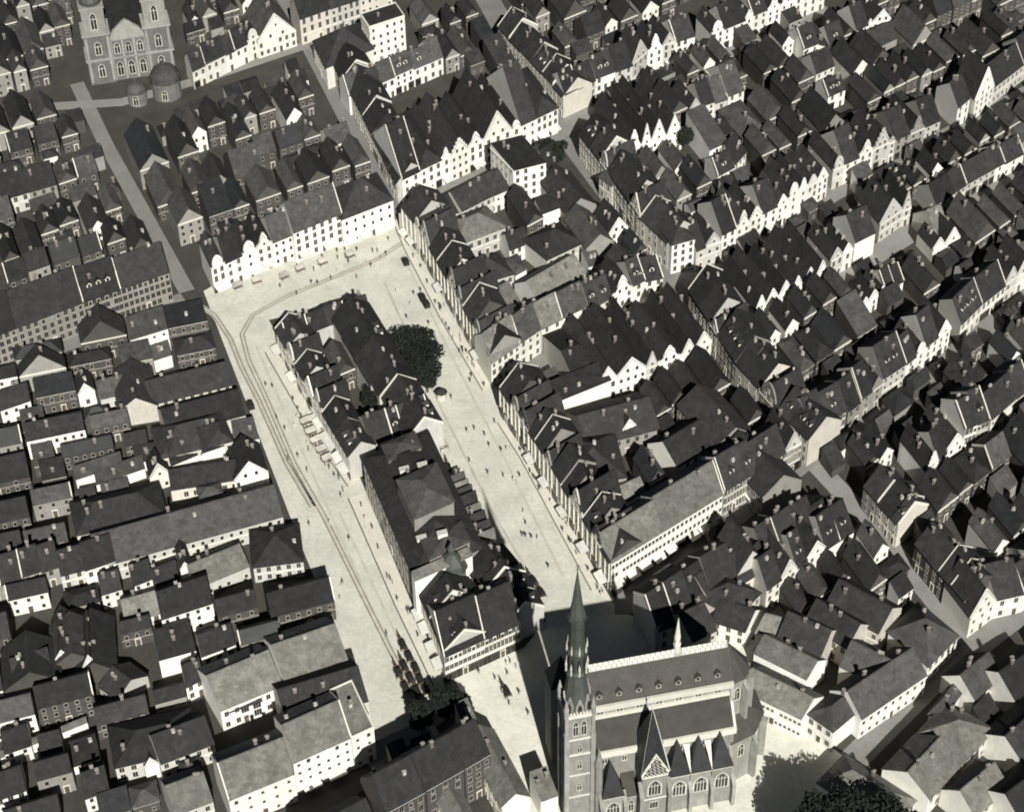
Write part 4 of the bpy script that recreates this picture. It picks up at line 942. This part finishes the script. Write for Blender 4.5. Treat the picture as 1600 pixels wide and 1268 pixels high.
# tower
ts, tt, hw = -4.2, 5.4, 3.05
b = MB(); cbox(b, ts - hw, ts + hw, tt - hw, tt + hw, 0, 38.6); tower = b.build('tower_shaft', M['stone'], church)
for z in (9.5, 17.5, 25, 30.5): b = MB(); cbox(b, ts - hw - .18, ts + hw + .18, tt - hw - .18, tt + hw + .18, z, z + .5); b.build('string_course', M['stonel'], tower)
b = MB(); cbox(b, ts - hw - .4, ts + hw + .4, tt - hw - .4, tt + hw + .4, 38.6, 39.4); b.build('cornice', M['stonel'], tower)
for i in range(9):
    for (s, t) in ((ts - hw + .2 + i * .74, tt - hw - .2), (ts - hw - .2, tt - hw + .2 + i * .74)):
        b = MB(); c = cp(s, t, 39.4); b.box(c - E1 * .2 - E2 * .2, E1 * .4, E2 * .4, Zu * .95); b.build('battlement', M['stonel'], tower)
for (x, y) in ((-1, -1), (1, -1), (1, 1), (-1, 1)):
    b = MB(); c = cp(ts + x * (hw + .05), tt + y * (hw + .05)); b.box(c - E1 * .55 - E2 * .55, E1 * 1.1, E2 * 1.1, Zu * 33); b.box(c - E1 * .4 - E2 * .4 + Zu * 33, E1 * .8, E2 * .8, Zu * 6)
    b.prism(c + Zu * 39, [(.6, 0), (.55, 2.4), (.7, 2.6), (.05, 6)], 8); b.build('corner_buttress', M['stone'], tower)
for z, kk in ((32.2, 'mid'), (26.0, 'small'), (20, 'small'), (12, 'small')):
    for d in (-.95, .95) if kk == 'mid' else (0,):
        link('louvre_window', LAN[kk], tower, cp(ts + d, tt - hw - .01, z), cang, (.75, 1, 1.15) if kk == 'mid' else None); link('louvre_window', LAN[kk], tower, cp(ts - hw - .01, tt + d, z), cang - math.pi / 2, (.75, 1, 1.15) if kk == 'mid' else None)
c = cp(ts, tt)
b = MB(); b.prism(c + Zu * 39, [(3.0, 0), (2.9, 3.5), (3.05, 3.8), (2.5, 8), (2.2, 12)], 8, 0, cang + RAD(22.5)); sp = b.build('spire_drum', M['copper'], church)
for k in range(8):
    a = cang + RAD(45 * k); d = Vector((math.cos(a), math.sin(a), 0)); e = Vector((-d.y, d.x, 0))
    b = MB(); o = c + d * 2.75 + Zu * 39.4
    b.slab([o - e * .95, o + e * .95, o + e * .95 + Zu * 2.6, o + Zu * 5.4, o - e * .95 + Zu * 2.6], .35, 0, -d); b.build('gablet', M['stone'], sp)
    b = MB(); b.poly([o + d * .37 - e * .45 + Zu * .3, o + d * .37 + e * .45 + Zu * .3, o + d * .37 + e * .45 + Zu * 2.4, o + d * .37 + Zu * 3.3, o + d * .37 - e * .45 + Zu * 2.4]); b.build('opening', M['dark'], sp)
b = MB(); b.prism(c + Zu * 51, [(2.7, 0), (2.7, .5), (2.05, 1.0), (1.95, 6.5), (2.55, 6.9), (2.5, 7.4), (1.85, 8.6), (1.6, 13), (1.55, 17), (2.2, 17.4), (2.1, 18)], 8, 0, cang + RAD(22.5)); ln = b.build('spire_lantern', M['copper'], church)
for k in range(8):
    a = cang + RAD(45 * k); d = Vector((math.cos(a), math.sin(a), 0)); e = Vector((-d.y, d.x, 0))
    b = MB(); o = c + d * 1.97 + Zu * 52.6; b.poly([o - e * .36, o + e * .36, o + e * .36 + Zu * 3, o + Zu * 3.9, o - e * .36 + Zu * 3]); b.build('opening', M['dark'], ln)
    b = MB(); b.prism(c + (d * 2.45) + Zu * 51.5, [(.2, 0), (.2, 1.8), (.28, 2), (.02, 4)], 4); b.prism(c + d * 2.3 + Zu * 58.2, [(.18, 0), (.18, 1.2), (.02, 3.2)], 4); b.build('pinnacle', M['stonel'], ln)
b = MB(); b.prism(c + Zu * 69, [(1.9, 0), (1.2, 4), (.18, 13), (.1, 14)], 8, 0, cang + RAD(22.5)); tip = b.build('spire_tip', M['copper'], church)
for j in range(6):
    for k in range(4):
        a = cang + RAD(90 * k + 45); r = 1.5 - j * .24; b = MB(); b.prism(c + Vector((math.cos(a), math.sin(a), 0)) * r + Zu * (69.5 + j * 1.9), [(.16, 0), (.22, .3), (.02, .7)], 4); b.build('crocket', M['copper'], tip)
b = MB(); b.prism(c + Zu * 83, [(.1, 0), (.28, .3), (.1, .6), (.05, 2.0)], 6); b.box(c + Zu * 84.3 - E1 * .5, E1 * 1, E2 * .08, Zu * .12); b.build('finial_cross', M['rail'], tip)
# stair turret at the tower
b = MB(); b.prism(cp(.2, 1.4), [(.95, 0), (.95, 21), (1.1, 21.3), (.05, 27)], 8); b.build('stair_turret', M['stone'], church)
# second, lower west tower behind
b = MB(); cbox(b, -6.6, -.4, 20.6, 26.8, 0, 27); b.build('north_tower', M['stone'], church)
b = MB(); b.prism(cp(-3.5, 23.7, 27), [(4.4, 0), (.1, 8)], 4, 0, cang + RAD(45)); b.build('north_tower_roof', ROOFS[3], church)

# ================================================================== BAROQUE CHURCH WITH TWO TOWERS
pL, pR = at(143, 132), at(275, 112); bu = (pR - pL).normalized(); bv = Vector((-bu.y, bu.x, 0)); bw = (pR - pL).length; bang = math.atan2(bu.y, bu.x)
bc = thing('twin_towered_church', 'baroque church with two bell towers at the top left edge', 'church', pL)
bp = lambda s, t, z=0.0: bu * s + bv * t + Zu * z
def bbox_(m_, s0, s1, t0, t1, z0, z1): m_.box(bp(s0, t0, z0), bu * (s1 - s0), bv * (t1 - t0), Zu * (z1 - z0))
tw = bw * .30
for nm, s0 in (('left', 0), ('right', bw - tw)):
    b = MB(); bbox_(b, s0, s0 + tw, -.8, tw - .8, 0, 20); t1 = b.build('bell_tower', M['dimstone'], bc); t1['label'] = nm + ' bell tower'
    for z in (9.5, 19.6): b = MB(); bbox_(b, s0 - .45, s0 + tw + .45, -1.25, tw - .35, z, z + .8); b.build('cornice', M['dimtrim'], t1)
    b = MB(); bbox_(b, s0 + .6, s0 + tw - .6, -.3, tw - 1.4, 20.4, 30); b.build('belfry', M['dimstone2'], t1)
    b = MB(); bbox_(b, s0 + .2, s0 + tw - .2, -.7, tw - 1.0, 30, 30.7); b.build('cornice', M['dimtrim'], t1)
    b = MB(); b.prism(bp(s0 + tw / 2, tw / 2 - .85, 30.7), [(tw * .42, 0), (tw * .45, 1.5), (tw * .36, 3.2), (tw * .18, 4.4), (tw * .16, 6.4), (tw * .22, 7.2), (tw * .12, 8.6), (.1, 11)], 12); b.build('onion_roof', M['copper'], t1)
    for (s, z, zz) in ((.5, 22, 1.5), (.5, 12, 1.2), (.5, 3, 1.2)):
        link('window', LAN['mid'], t1, bp(s0 + tw * s, -.82 if z < 20 else -.32, z), bang, (1.3, 1, zz))
    for s in (.08, .92):
        b = MB(); bbox_(b, s0 + tw * s - .45, s0 + tw * s + .45, -1.1, -.78, 1, 19); b.build('pilaster', M['dimtrim'], t1)
b = MB(); bbox_(b, tw, bw - tw, 0, 1.2, 0, 17); b.build('front_wall', M['dimstone'], bc)
b = MB(); c0, c1 = tw + .05, bw - tw - .05; prof = [(c0, 17), (c0, 18), (c0 + 1.2, 20), ((c0 + c1) / 2 - 1.5, 23), ((c0 + c1) / 2, 24), ((c0 + c1) / 2 + 1.5, 23), (c1 - 1.2, 20), (c1, 18), (c1, 17)]
b.slab([bp(x, -.2, z) for x, z in prof], 1.2, 0, -bv); b.build('front_gable', M['dimstone2'], bc)
b = MB(); bbox_(b, tw, bw - tw, -.35, -.02, 16.4, 17.1); bbox_(b, tw, bw - tw, -.3, -.02, 9, 9.5); b.build('cornice', M['dimtrim'], bc)
for k in range(3):
    s = tw + (bw - 2 * tw) * (k + .5) / 3; link('window', LAN['mid'], bc, bp(s, -.01, 11), bang, (1.2, 1, 1)); link('window' if k != 1 else 'portal', LAN['mid'], bc, bp(s, -.01, 2), bang, (1.3, 1, 1.3))
for k in range(4): s = tw + (bw - 2 * tw) * k / 3; b = MB(); bbox_(b, s - .4, s + .4, -.3, -.01, .5, 16.3); b.build('pilaster', M['dimtrim'], bc)
b = MB(); bbox_(b, 2, bw - 2, tw, 42, 0, 15); b.build('nave', M['dimstone'], bc)
b = MB()
for q_ in (1.6, bw - 1.6): b.slab([bp(q_, 1.2, 15 if q_ else 15), bp(bw / 2, 1.2, 22.5), bp(bw / 2, 42.5, 22.5), bp(q_, 42.5, 15)], .3)
b.build('nave_roof', ROOFS[0], bc)
# round princely chapel and small domed chapel in front of it
for (px, py, r, hh, lab) in ((262, 148, 5.2, 7, 'round dark domed chapel right below the twin-towered church'), (216, 160, 3.4, 5, 'small domed chapel with an arched door below the twin-towered church')):
    p = at(px, py); ch = thing('chapel', lab, 'chapel', p, 'domed chapels')
    b = MB(); b.prism((0, 0, 0), [(r, 0), (r, hh)], 16); b.build('wall', M['dimstone'], ch)
    b = MB(); b.prism((0, 0, hh), [(r * 1.08, 0), (r * 1.0, r * .35), (r * .8, r * .7), (r * .5, r * .92), (r * .15, r * 1.02), (r * .13, r * 1.3), (.05, r * 1.5)], 16); b.build('dome', ROOFS[2], ch, smooth=False)
    link('window', LAN['mid'], ch, Vector((0, -r - .02, 1)), 0, (1.1, 1, .9))

# ------------------------------------------------------------------ old town hall turret roof on the island
p = at(709, 935); tt_ = thing('town_hall_turret', 'dark eight-sided turret with a domed roof on the town hall island', 'turret', p)
b = MB(); b.prism((0, 0, 0), [(3.6, 0), (3.6, 12), (3.9, 12.3)], 8); b.build('wall', WALLS[4], tt_)
b = MB(); b.prism((0, 0, 12.3), [(4.2, 0), (3.6, 2.2), (2.2, 4), (1.0, 5), (.9, 6.5), (1.2, 6.8), (.1, 9)], 8); b.build('domed_roof', M['copper'], tt_)

# ================================================================== TREES
def tree(label, px, py, ht, r, seed, lobes=7, leaves=2600, group='trees', name='tree'):
    R_ = random.Random(seed); p = at(px, py); t = thing(name, label, 'tree', p, group)
    b = MB(); ch = ht * .38
    b.prism((0, 0, 0), [(ht * .035, 0), (ht * .024, ch * .6), (ht * .018, ch * 1.3), (.05, ht * .8)], 7)
    for k in range(5):
        a = k * 1.26 + R_.random(); z = ch * (.8 + .25 * R_.random()); L_ = r * .8
        d = Vector((math.cos(a), math.sin(a), .75)); o = Vector((0, 0, z)); e = Vector((-d.y, d.x, 0)) * .12
        q_ = o + d * L_
        b.poly([o - e, o + e, q_]); b.poly([o - e + Zu * .2, o + e + Zu * .2, q_]); b.poly([o - e, o - e + Zu * .2, q_]); b.poly([o + e, o + e + Zu * .2, q_])
    b.build('trunk', M['bark'], t)
    cs = [(Vector((0, 0, ht * .68)), r * .72)]
    for k in range(lobes):
        a = k * 2 * math.pi / lobes + R_.random() * .6; f = .45 + .2 * R_.random()
        cs.append((Vector((math.cos(a) * r * f, math.sin(a) * r * f, ht * (.45 + .35 * R_.random()))), r * (.38 + .22 * R_.random())))
    b = MB(); tot = sum(q_[1] ** 2 for q_ in cs)
    for c_, rr in cs:
        for i in range(int(leaves * rr * rr / tot)):
            z = R_.uniform(-.75, 1); a = R_.uniform(0, 6.283); q_ = math.sqrt(max(0, 1 - z * z)); rad = rr * R_.uniform(.6, 1.08)
            o = c_ + Vector((q_ * math.cos(a), q_ * math.sin(a), z * .85)) * rad
            s_ = R_.uniform(.22, .5); x = Vector((R_.uniform(-1, 1), R_.uniform(-1, 1), R_.uniform(-.6, .6))).normalized() * s_; y = x.orthogonal().normalized() * s_ * .8
            b.poly([o - x, o - y, o + x, o + y])
    b.build('crown', M['leaf'], t)
tree('tall dark tree on the square, left of the clump', 638, 574, 15, 6.2, 1, 8, 3600, 'square trees')
tree('broadest dark tree on the square, centre of the clump', 658, 590, 16, 6.4, 2, 8, 3800, 'square trees')
tree('lower dark tree on the square, nearest of the clump', 668, 612, 12, 4.8, 3, 7, 2400, 'square trees')
tree('dark tree in the court of the upper island, left one', 482, 600, 9, 4.0, 4)
tree('dark tree in the court of the upper island, lower one', 508, 640, 9, 4.6, 5)
tree('dark tree in the court of the upper island, right one', 590, 640, 9, 4.2, 6)
tree('big dark tree at the bottom right of the church, left', 1268, 1356, 24, 8, 7, 10, 7000)  # three trees added below the frame to cast the round shade
tree('big dark tree at the bottom right of the church, middle', 1318, 1342, 25, 8.5, 8, 10, 7000)
tree('big dark tree at the bottom right of the church, right', 1376, 1352, 22, 8, 9, 10, 7000)
tree('dark tree at the near end of the tram street, left one', 660, 1140, 10, 3.4, 21, 7, 2600)
tree('dark tree at the near end of the tram street, middle one', 698, 1122, 11, 3.5, 22, 7, 2600)
tree('dark tree at the near end of the tram street, right one', 722, 1126, 10, 3.2, 23, 7, 2400)
tree('small dark tree at the bend of the middle street', 866, 262, 11, 4.5, 10)
tree('round dark tree by the yards right of the middle street', 1070, 232, 9, 3.6, 12)

# ================================================================== PEOPLE AND VEHICLES ON THE SQUARE
def person_mesh(m_, seed):
    R_ = random.Random(seed); b = MB(); st = .14 + .1 * R_.random()
    ring = []
    def tube(pts, n=6, m=0):
        i0 = len(b.v)
        for (x, y, z, rx, ry) in pts:
            for k in range(n):
                a = 2 * math.pi * k / n; b.v.append((x + rx * math.cos(a), y + ry * math.sin(a), z))
        for j in range(len(pts) - 1):
            for k in range(n):
                k2 = (k + 1) % n; b.f.append((i0 + j * n + k, i0 + j * n + k2, i0 + (j + 1) * n + k2, i0 + (j + 1) * n + k)); b.m.append(m)
        b.f.append(tuple(i0 + (len(pts) - 1) * n + k for k in range(n))); b.m.append(m)
    for q_ in (-1, 1):
        tube([(q_ * .1, q_ * st, 0, .07, .13), (q_ * .1, q_ * st * .8, .12, .06, .06), (q_ * .1, q_ * st * .4, .48, .075, .075), (q_ * .1, 0, .88, .1, .1)])
        tube([(q_ * .3, -q_ * st, .75, .045, .045), (q_ * .3, -q_ * .06, 1.08, .055, .055), (q_ * .2, 0, 1.42, .08, .07)])
    tube([(0, 0, .84, .2, .15), (0, 0, 1.05, .17, .13), (0, 0, 1.35, .24, .14), (0, 0, 1.46, .17, .11), (0, 0, 1.5, .06, .06), (0, 0, 1.54, .055, .06)], 8)
    tube([(0, 0, 1.53, .06, .07), (0, -.01, 1.6, .085, .1), (0, 0, 1.68, .085, .1), (0, 0, 1.74, .06, .07)], 8, 1)
    tube([(0, 0, 1.69, .15, .17), (0, 0, 1.71, .1, .12), (0, 0, 1.80, .09, .1)], 8, 0)
    return b.mesh('person', [m_, M['skin']])
PER = [person_mesh(M['coat'], 1), person_mesh(M['coat'], 2), person_mesh(M['coat'], 3), person_mesh(M['coatl'], 4)]
def inpoly_px(P):
    Q = [at(*p) for p in P]; xs = [q_.x for q_ in Q]; ys = [q_.y for q_ in Q]
    while True:
        p = Vector((ru(min(xs), max(xs)), ru(min(ys), max(ys)), 0))
        if in_poly(p, Q) and not inside(p, .5): return p
def people(n, P, lab, z=.08):
    for k in range(n):
        o = link('person', random.choice(PER), None, inpoly_px(P) + Vector((0, 0, z)), ru(0, 6.28)); tag(o, lab, 'person', lab)
people(26, [(440, 425), (600, 365), (625, 385), (560, 440), (430, 470)], 'tiny dark pedestrian at the far end of the square')
people(16, [(600, 400), (640, 400), (760, 610), (790, 690), (720, 690), (620, 470)], 'tiny dark pedestrian on the square near the tree')
people(22, [(632, 388), (640, 385), (768, 600), (757, 608), (690, 500)], 'tiny dark pedestrian on the upper right footway', .16)
people(20, [(790, 655), (830, 710), (950, 938), (930, 925), (815, 718)], 'tiny dark pedestrian on the lower right footway', .16)
people(16, [(690, 700), (780, 680), (900, 900), (840, 900), (760, 800)], 'tiny dark pedestrian on the square beside the theatre')
people(26, [(440, 600), (490, 670), (545, 760), (530, 790), (470, 680)], 'tiny dark pedestrian among the island market goods')
people(18, [(400, 560), (430, 590), (640, 1050), (600, 1090), (480, 850)], 'tiny dark pedestrian on the tram street')
people(14, [(552, 780), (566, 775), (690, 1055), (680, 1066), (620, 945)], 'tiny dark pedestrian on the theatre footway', .16)
people(12, [(745, 1050), (810, 1030), (850, 1200), (800, 1110)], 'tiny dark pedestrian in the bright church street')
def cyl_x(b, c, r, wd, m, n=12):
    P = [Vector((c[0] + q_ * wd / 2, c[1] + r * math.cos(2 * math.pi * k / n), c[2] + r * math.sin(2 * math.pi * k / n))) for q_ in (-1, 1) for k in range(n)]
    i0 = len(b.v); b.v += [tuple(p) for p in P]
    for k in range(n): b.f.append((i0 + k, i0 + (k + 1) % n, i0 + n + (k + 1) % n, i0 + n + k)); b.m.append(m)
    b.f.append(tuple(i0 + k for k in range(n))); b.m.append(m); b.f.append(tuple(i0 + n + k for k in reversed(range(n)))); b.m.append(m)
X_, Y_ = Vector((1, 0, 0)), Vector((0, 1, 0))
def car_parts():
    b = MB(); b.slab([Vector((-.75, -2.0, .95)), Vector((.75, -2.0, .95)), Vector((.8, 1.9, 1.0)), Vector((-.8, 1.9, 1.0))], .55)
    b.slab([Vector((-.5, -2.0, 1.25)), Vector((.5, -2.0, 1.25)), Vector((.65, -.7, 1.35)), Vector((-.65, -.7, 1.35))], .5); body = b.mesh('body', [M['car']])
    b = MB(); b.slab([Vector((-.78, -.6, 1.95)), Vector((.78, -.6, 1.95)), Vector((.8, 1.85, 2.0)), Vector((-.8, 1.85, 2.0))], .12)
    for x in (-.75, .68):
        for y in (-.6, .6, 1.75): b.box(Vector((x, y, 1)), X_ * .07, Y_ * .07, Zu * .95)
    b.slab([Vector((-.7, 1.0, 1.85)), Vector((.7, 1.0, 1.85)), Vector((.7, 1.8, 1.85)), Vector((-.7, 1.8, 1.85))], .9); hood = b.mesh('folding_top', [M['tyre']])
    b = MB(); cyl_x(b, (0, 0, 0), .4, .16, 0); cyl_x(b, (0, 0, 0), .15, .2, 1); wh = b.mesh('wheel', [M['tyre'], M['trimd']])
    b = MB()
    for q_ in (-1, 1): b.slab([Vector((q_ * .75, -2.2, .85)), Vector((q_ * 1.0, -2.2, .85)), Vector((q_ * 1.0, -1.0, .95)), Vector((q_ * .75, -1.0, .95))], .06); b.slab([Vector((q_ * .75, -1.0, .5)), Vector((q_ * 1.0, -1.0, .5)), Vector((q_ * 1.0, 1.3, .5)), Vector((q_ * .75, 1.3, .5))], .06)
    mud = b.mesh('mudguard', [M['car']])
    return body, hood, wh, mud
CP = car_parts()
def car(label, px, py, az, group='motor cars on the square'):
    t = thing('motor_car', label, 'car', at(px, py, 0) + Vector((0, 0, .08)), group, RAD(az - 90) + math.pi)
    link('body', CP[0], t); link('folding_top', CP[1], t); link('mudguard', CP[3], t)
    for x in (-.82, .82):
        for y in (-1.45, 1.25): link('wheel', CP[2], t, Vector((x, y, .4)))
    link('headlight', CHIM[0], t, Vector((-.45, -2.1, .95)), 0, (.25, .25, .1)); link('headlight', CHIM[0], t, Vector((.45, -2.1, .95)), 0, (.25, .25, .1))
def wagon_parts():
    b = MB(); b.slab([Vector((-.8, -1.2, 1.0)), Vector((.8, -1.2, 1.0)), Vector((.8, 1.2, 1.0)), Vector((-.8, 1.2, 1.0))], .35)
    b.slab([Vector((-.8, -1.9, 1.1)), Vector((.8, -1.9, 1.1)), Vector((.8, -1.2, 1.1)), Vector((-.8, -1.2, 1.1))], .1); body = b.mesh('body', [M['wood']])
    b = MB(); n = 7; P = [(math.cos(RAD(180 * k / n)) * .85, 1.2 + 1.0 * math.sin(RAD(180 * k / n))) for k in range(n + 1)]
    for k in range(n): b.poly([(P[k][0], -.9, P[k][1]), (P[k + 1][0], -.9, P[k + 1][1]), (P[k + 1][0], 1.25, P[k + 1][1]), (P[k][0], 1.25, P[k][1])])
    b.poly([(x, 1.25, z) for x, z in P]); hood = b.mesh('hood', [M['tyre']])
    b = MB(); cyl_x(b, (0, 0, 0), .55, .08, 0, 14); cyl_x(b, (0, 0, 0), .12, .2, 1); wh = b.mesh('wheel', [M['wood'], M['rail']])
    b = MB()
    for x in (-.45, .4): b.box(Vector((x, -4.0, .95)), X_ * .06, Y_ * 2.4, Zu * .06)
    sh = b.mesh('shaft', [M['wood']])
    return body, hood, wh, sh
WP = wagon_parts()
def horse_mesh():
    b = MB()
    def tube(pts, n=8):
        i0 = len(b.v)
        for i, (p, r) in enumerate(pts):
            p = Vector(p); d = (Vector(pts[min(i + 1, len(pts) - 1)][0]) - Vector(pts[max(i - 1, 0)][0])).normalized()
            s_ = Vector((1, 0, 0)); t_ = d.cross(s_).normalized()
            for k in range(n): a = 2 * math.pi * k / n; b.v.append(tuple(p + s_ * r * math.cos(a) + t_ * r * 1.1 * math.sin(a)))
        for j in range(len(pts) - 1):
            for k in range(n): k2 = (k + 1) % n; b.f.append((i0 + j * n + k, i0 + j * n + k2, i0 + (j + 1) * n + k2, i0 + (j + 1) * n + k)); b.m.append(0)
        for q_ in (0, len(pts) - 1): b.f.append(tuple(i0 + q_ * n + k for k in range(n))); b.m.append(0)
    tube([((0, .9, 1.25), .1), ((0, .7, 1.25), .3), ((0, .2, 1.15), .32), ((0, -.4, 1.15), .34), ((0, -.75, 1.25), .26), ((0, -1.0, 1.6), .17), ((0, -1.15, 1.9), .13), ((0, -1.3, 1.95), .13), ((0, -1.65, 1.65), .07)])
    for x in (-.17, .17):
        tube([((x, -.65, 1.05), .13), ((x, -.68, .55), .07), ((x, -.66, .1), .05), ((x, -.7, 0), .07)], 6)
        tube([((x, .65, 1.1), .17), ((x, .6, .75), .1), ((x, .8, .5), .065), ((x, .74, .1), .05), ((x, .7, 0), .07)], 6)
        tube([((x * .5, -1.15, 2.0), .04), ((x * .55, -1.15, 2.15), .01)], 5)
    tube([((0, .95, 1.3), .05), ((0, 1.1, 1.0), .06), ((0, 1.08, .6), .02)], 6)
    return b.mesh('horse', [M['horse']])
HORSE = horse_mesh()
def wagon(label, px, py, az, group, horse=True):
    p = at(px, py) + Vector((0, 0, .08)); rz = RAD(az - 90) + math.pi
    t = thing('carriage', label, 'carriage', p, group, rz)
    link('body', WP[0], t); link('hood', WP[1], t); link('shaft', WP[3], t)
    for x in (-.9, .9):
        for y in (-1.2, .9): link('wheel', WP[2], t, Vector((x, y, .55)))
    if horse:
        o = link('horse', HORSE, None, p + azv(az) * 3.0, rz); tag(o, 'horse harnessed to the ' + label.replace('dark hooded ', ''), 'horse', 'carriage horses')
for i, (px, py) in enumerate(((630, 1012), (640, 1030), (650, 1048), (657, 1066), (666, 1082), (632, 1045), (642, 1064), (652, 1084), (623, 1055), (634, 1078))):
    wagon('dark hooded cab in the rank at the tram street end, %s from top' % ORD[i], px, py, 110, 'cabs in the rank')
for i, (px, py, az) in enumerate(((634, 412, 108), (660, 468, 108), (666, 478, 110), (392, 636, 110))):
    car('dark open motor car, %s from the far end of the square' % ORD[i], px, py, az)
wagon('dark hooded carriage standing near the church end, far one', 834, 912, 112, 'carriages near the church')
wagon('dark hooded carriage standing near the church end, near one', 846, 930, 112, 'carriages near the church')
wagon('dark hooded carriage below the kiosk in the church street', 792, 1085, 112, 'carriages near the church')
wagon('dark hooded carriage near the fountain side kerb', 700, 735, 100, 'carriages near the church')
# market stalls, kiosk
def stall(label, px, py, az, group):
    t = thing('market_stall', label, 'stall', at(px, py) + Vector((0, 0, .08)), group, RAD(az))
    b = MB(); b.slab([Vector((-1.5, -.9, 2.0)), Vector((1.5, -.9, 2.0)), Vector((1.5, .9, 2.5)), Vector((-1.5, .9, 2.5))], .06); b.build('canopy', M['canvas'], t)
    for x in (-1.4, 1.32):
        for y in (-.8, .75): b = MB(); b.box(Vector((x, y, 0)), X_ * .08, Y_ * .08, Zu * 2.1); b.build('post', M['wood'], t)
    b = MB(); b.box(Vector((-1.4, -.6, .75)), X_ * 2.8, Y_ * 1.1, Zu * .1); b.build('counter', M['wood'], t)
    b = MB()
    for k in range(5): b.box(Vector((-1.3 + k * .54, -.5, .85)), X_ * .45, Y_ * .8, Zu * ru(.15, .35))
    b.build('goods', M['brick'], t)
for i, (px, py) in enumerate(((478, 664), (486, 680), (494, 694), (503, 708), (490, 660), (512, 722), (684, 690), (692, 702))):
    stall('small market stall with white canopy, %s by the islands' % ORD[i], px, py, ru(20, 40), 'market stalls by the islands')
for i, (px, py) in enumerate(((372, 452), (402, 444), (445, 437), (470, 425), (505, 415), (548, 404))):
    stall('small market stall with white canopy, %s from left at the far end' % ORD[i], px, py, ru(25, 40), 'market stalls at the far end')
k_ = thing('kiosk', 'small round-roofed kiosk below the square trees', 'kiosk', at(690, 622))
b = MB(); b.prism((0, 0, 0), [(1.5, 0), (1.5, 2.5)], 8); b.build('wall', WALLS[3], k_)
b = MB(); b.prism((0, 0, 2.5), [(1.9, 0), (1.2, .6), (.2, 1.1), (.05, 1.7)], 8); b.build('roof', ROOFS[1], k_)
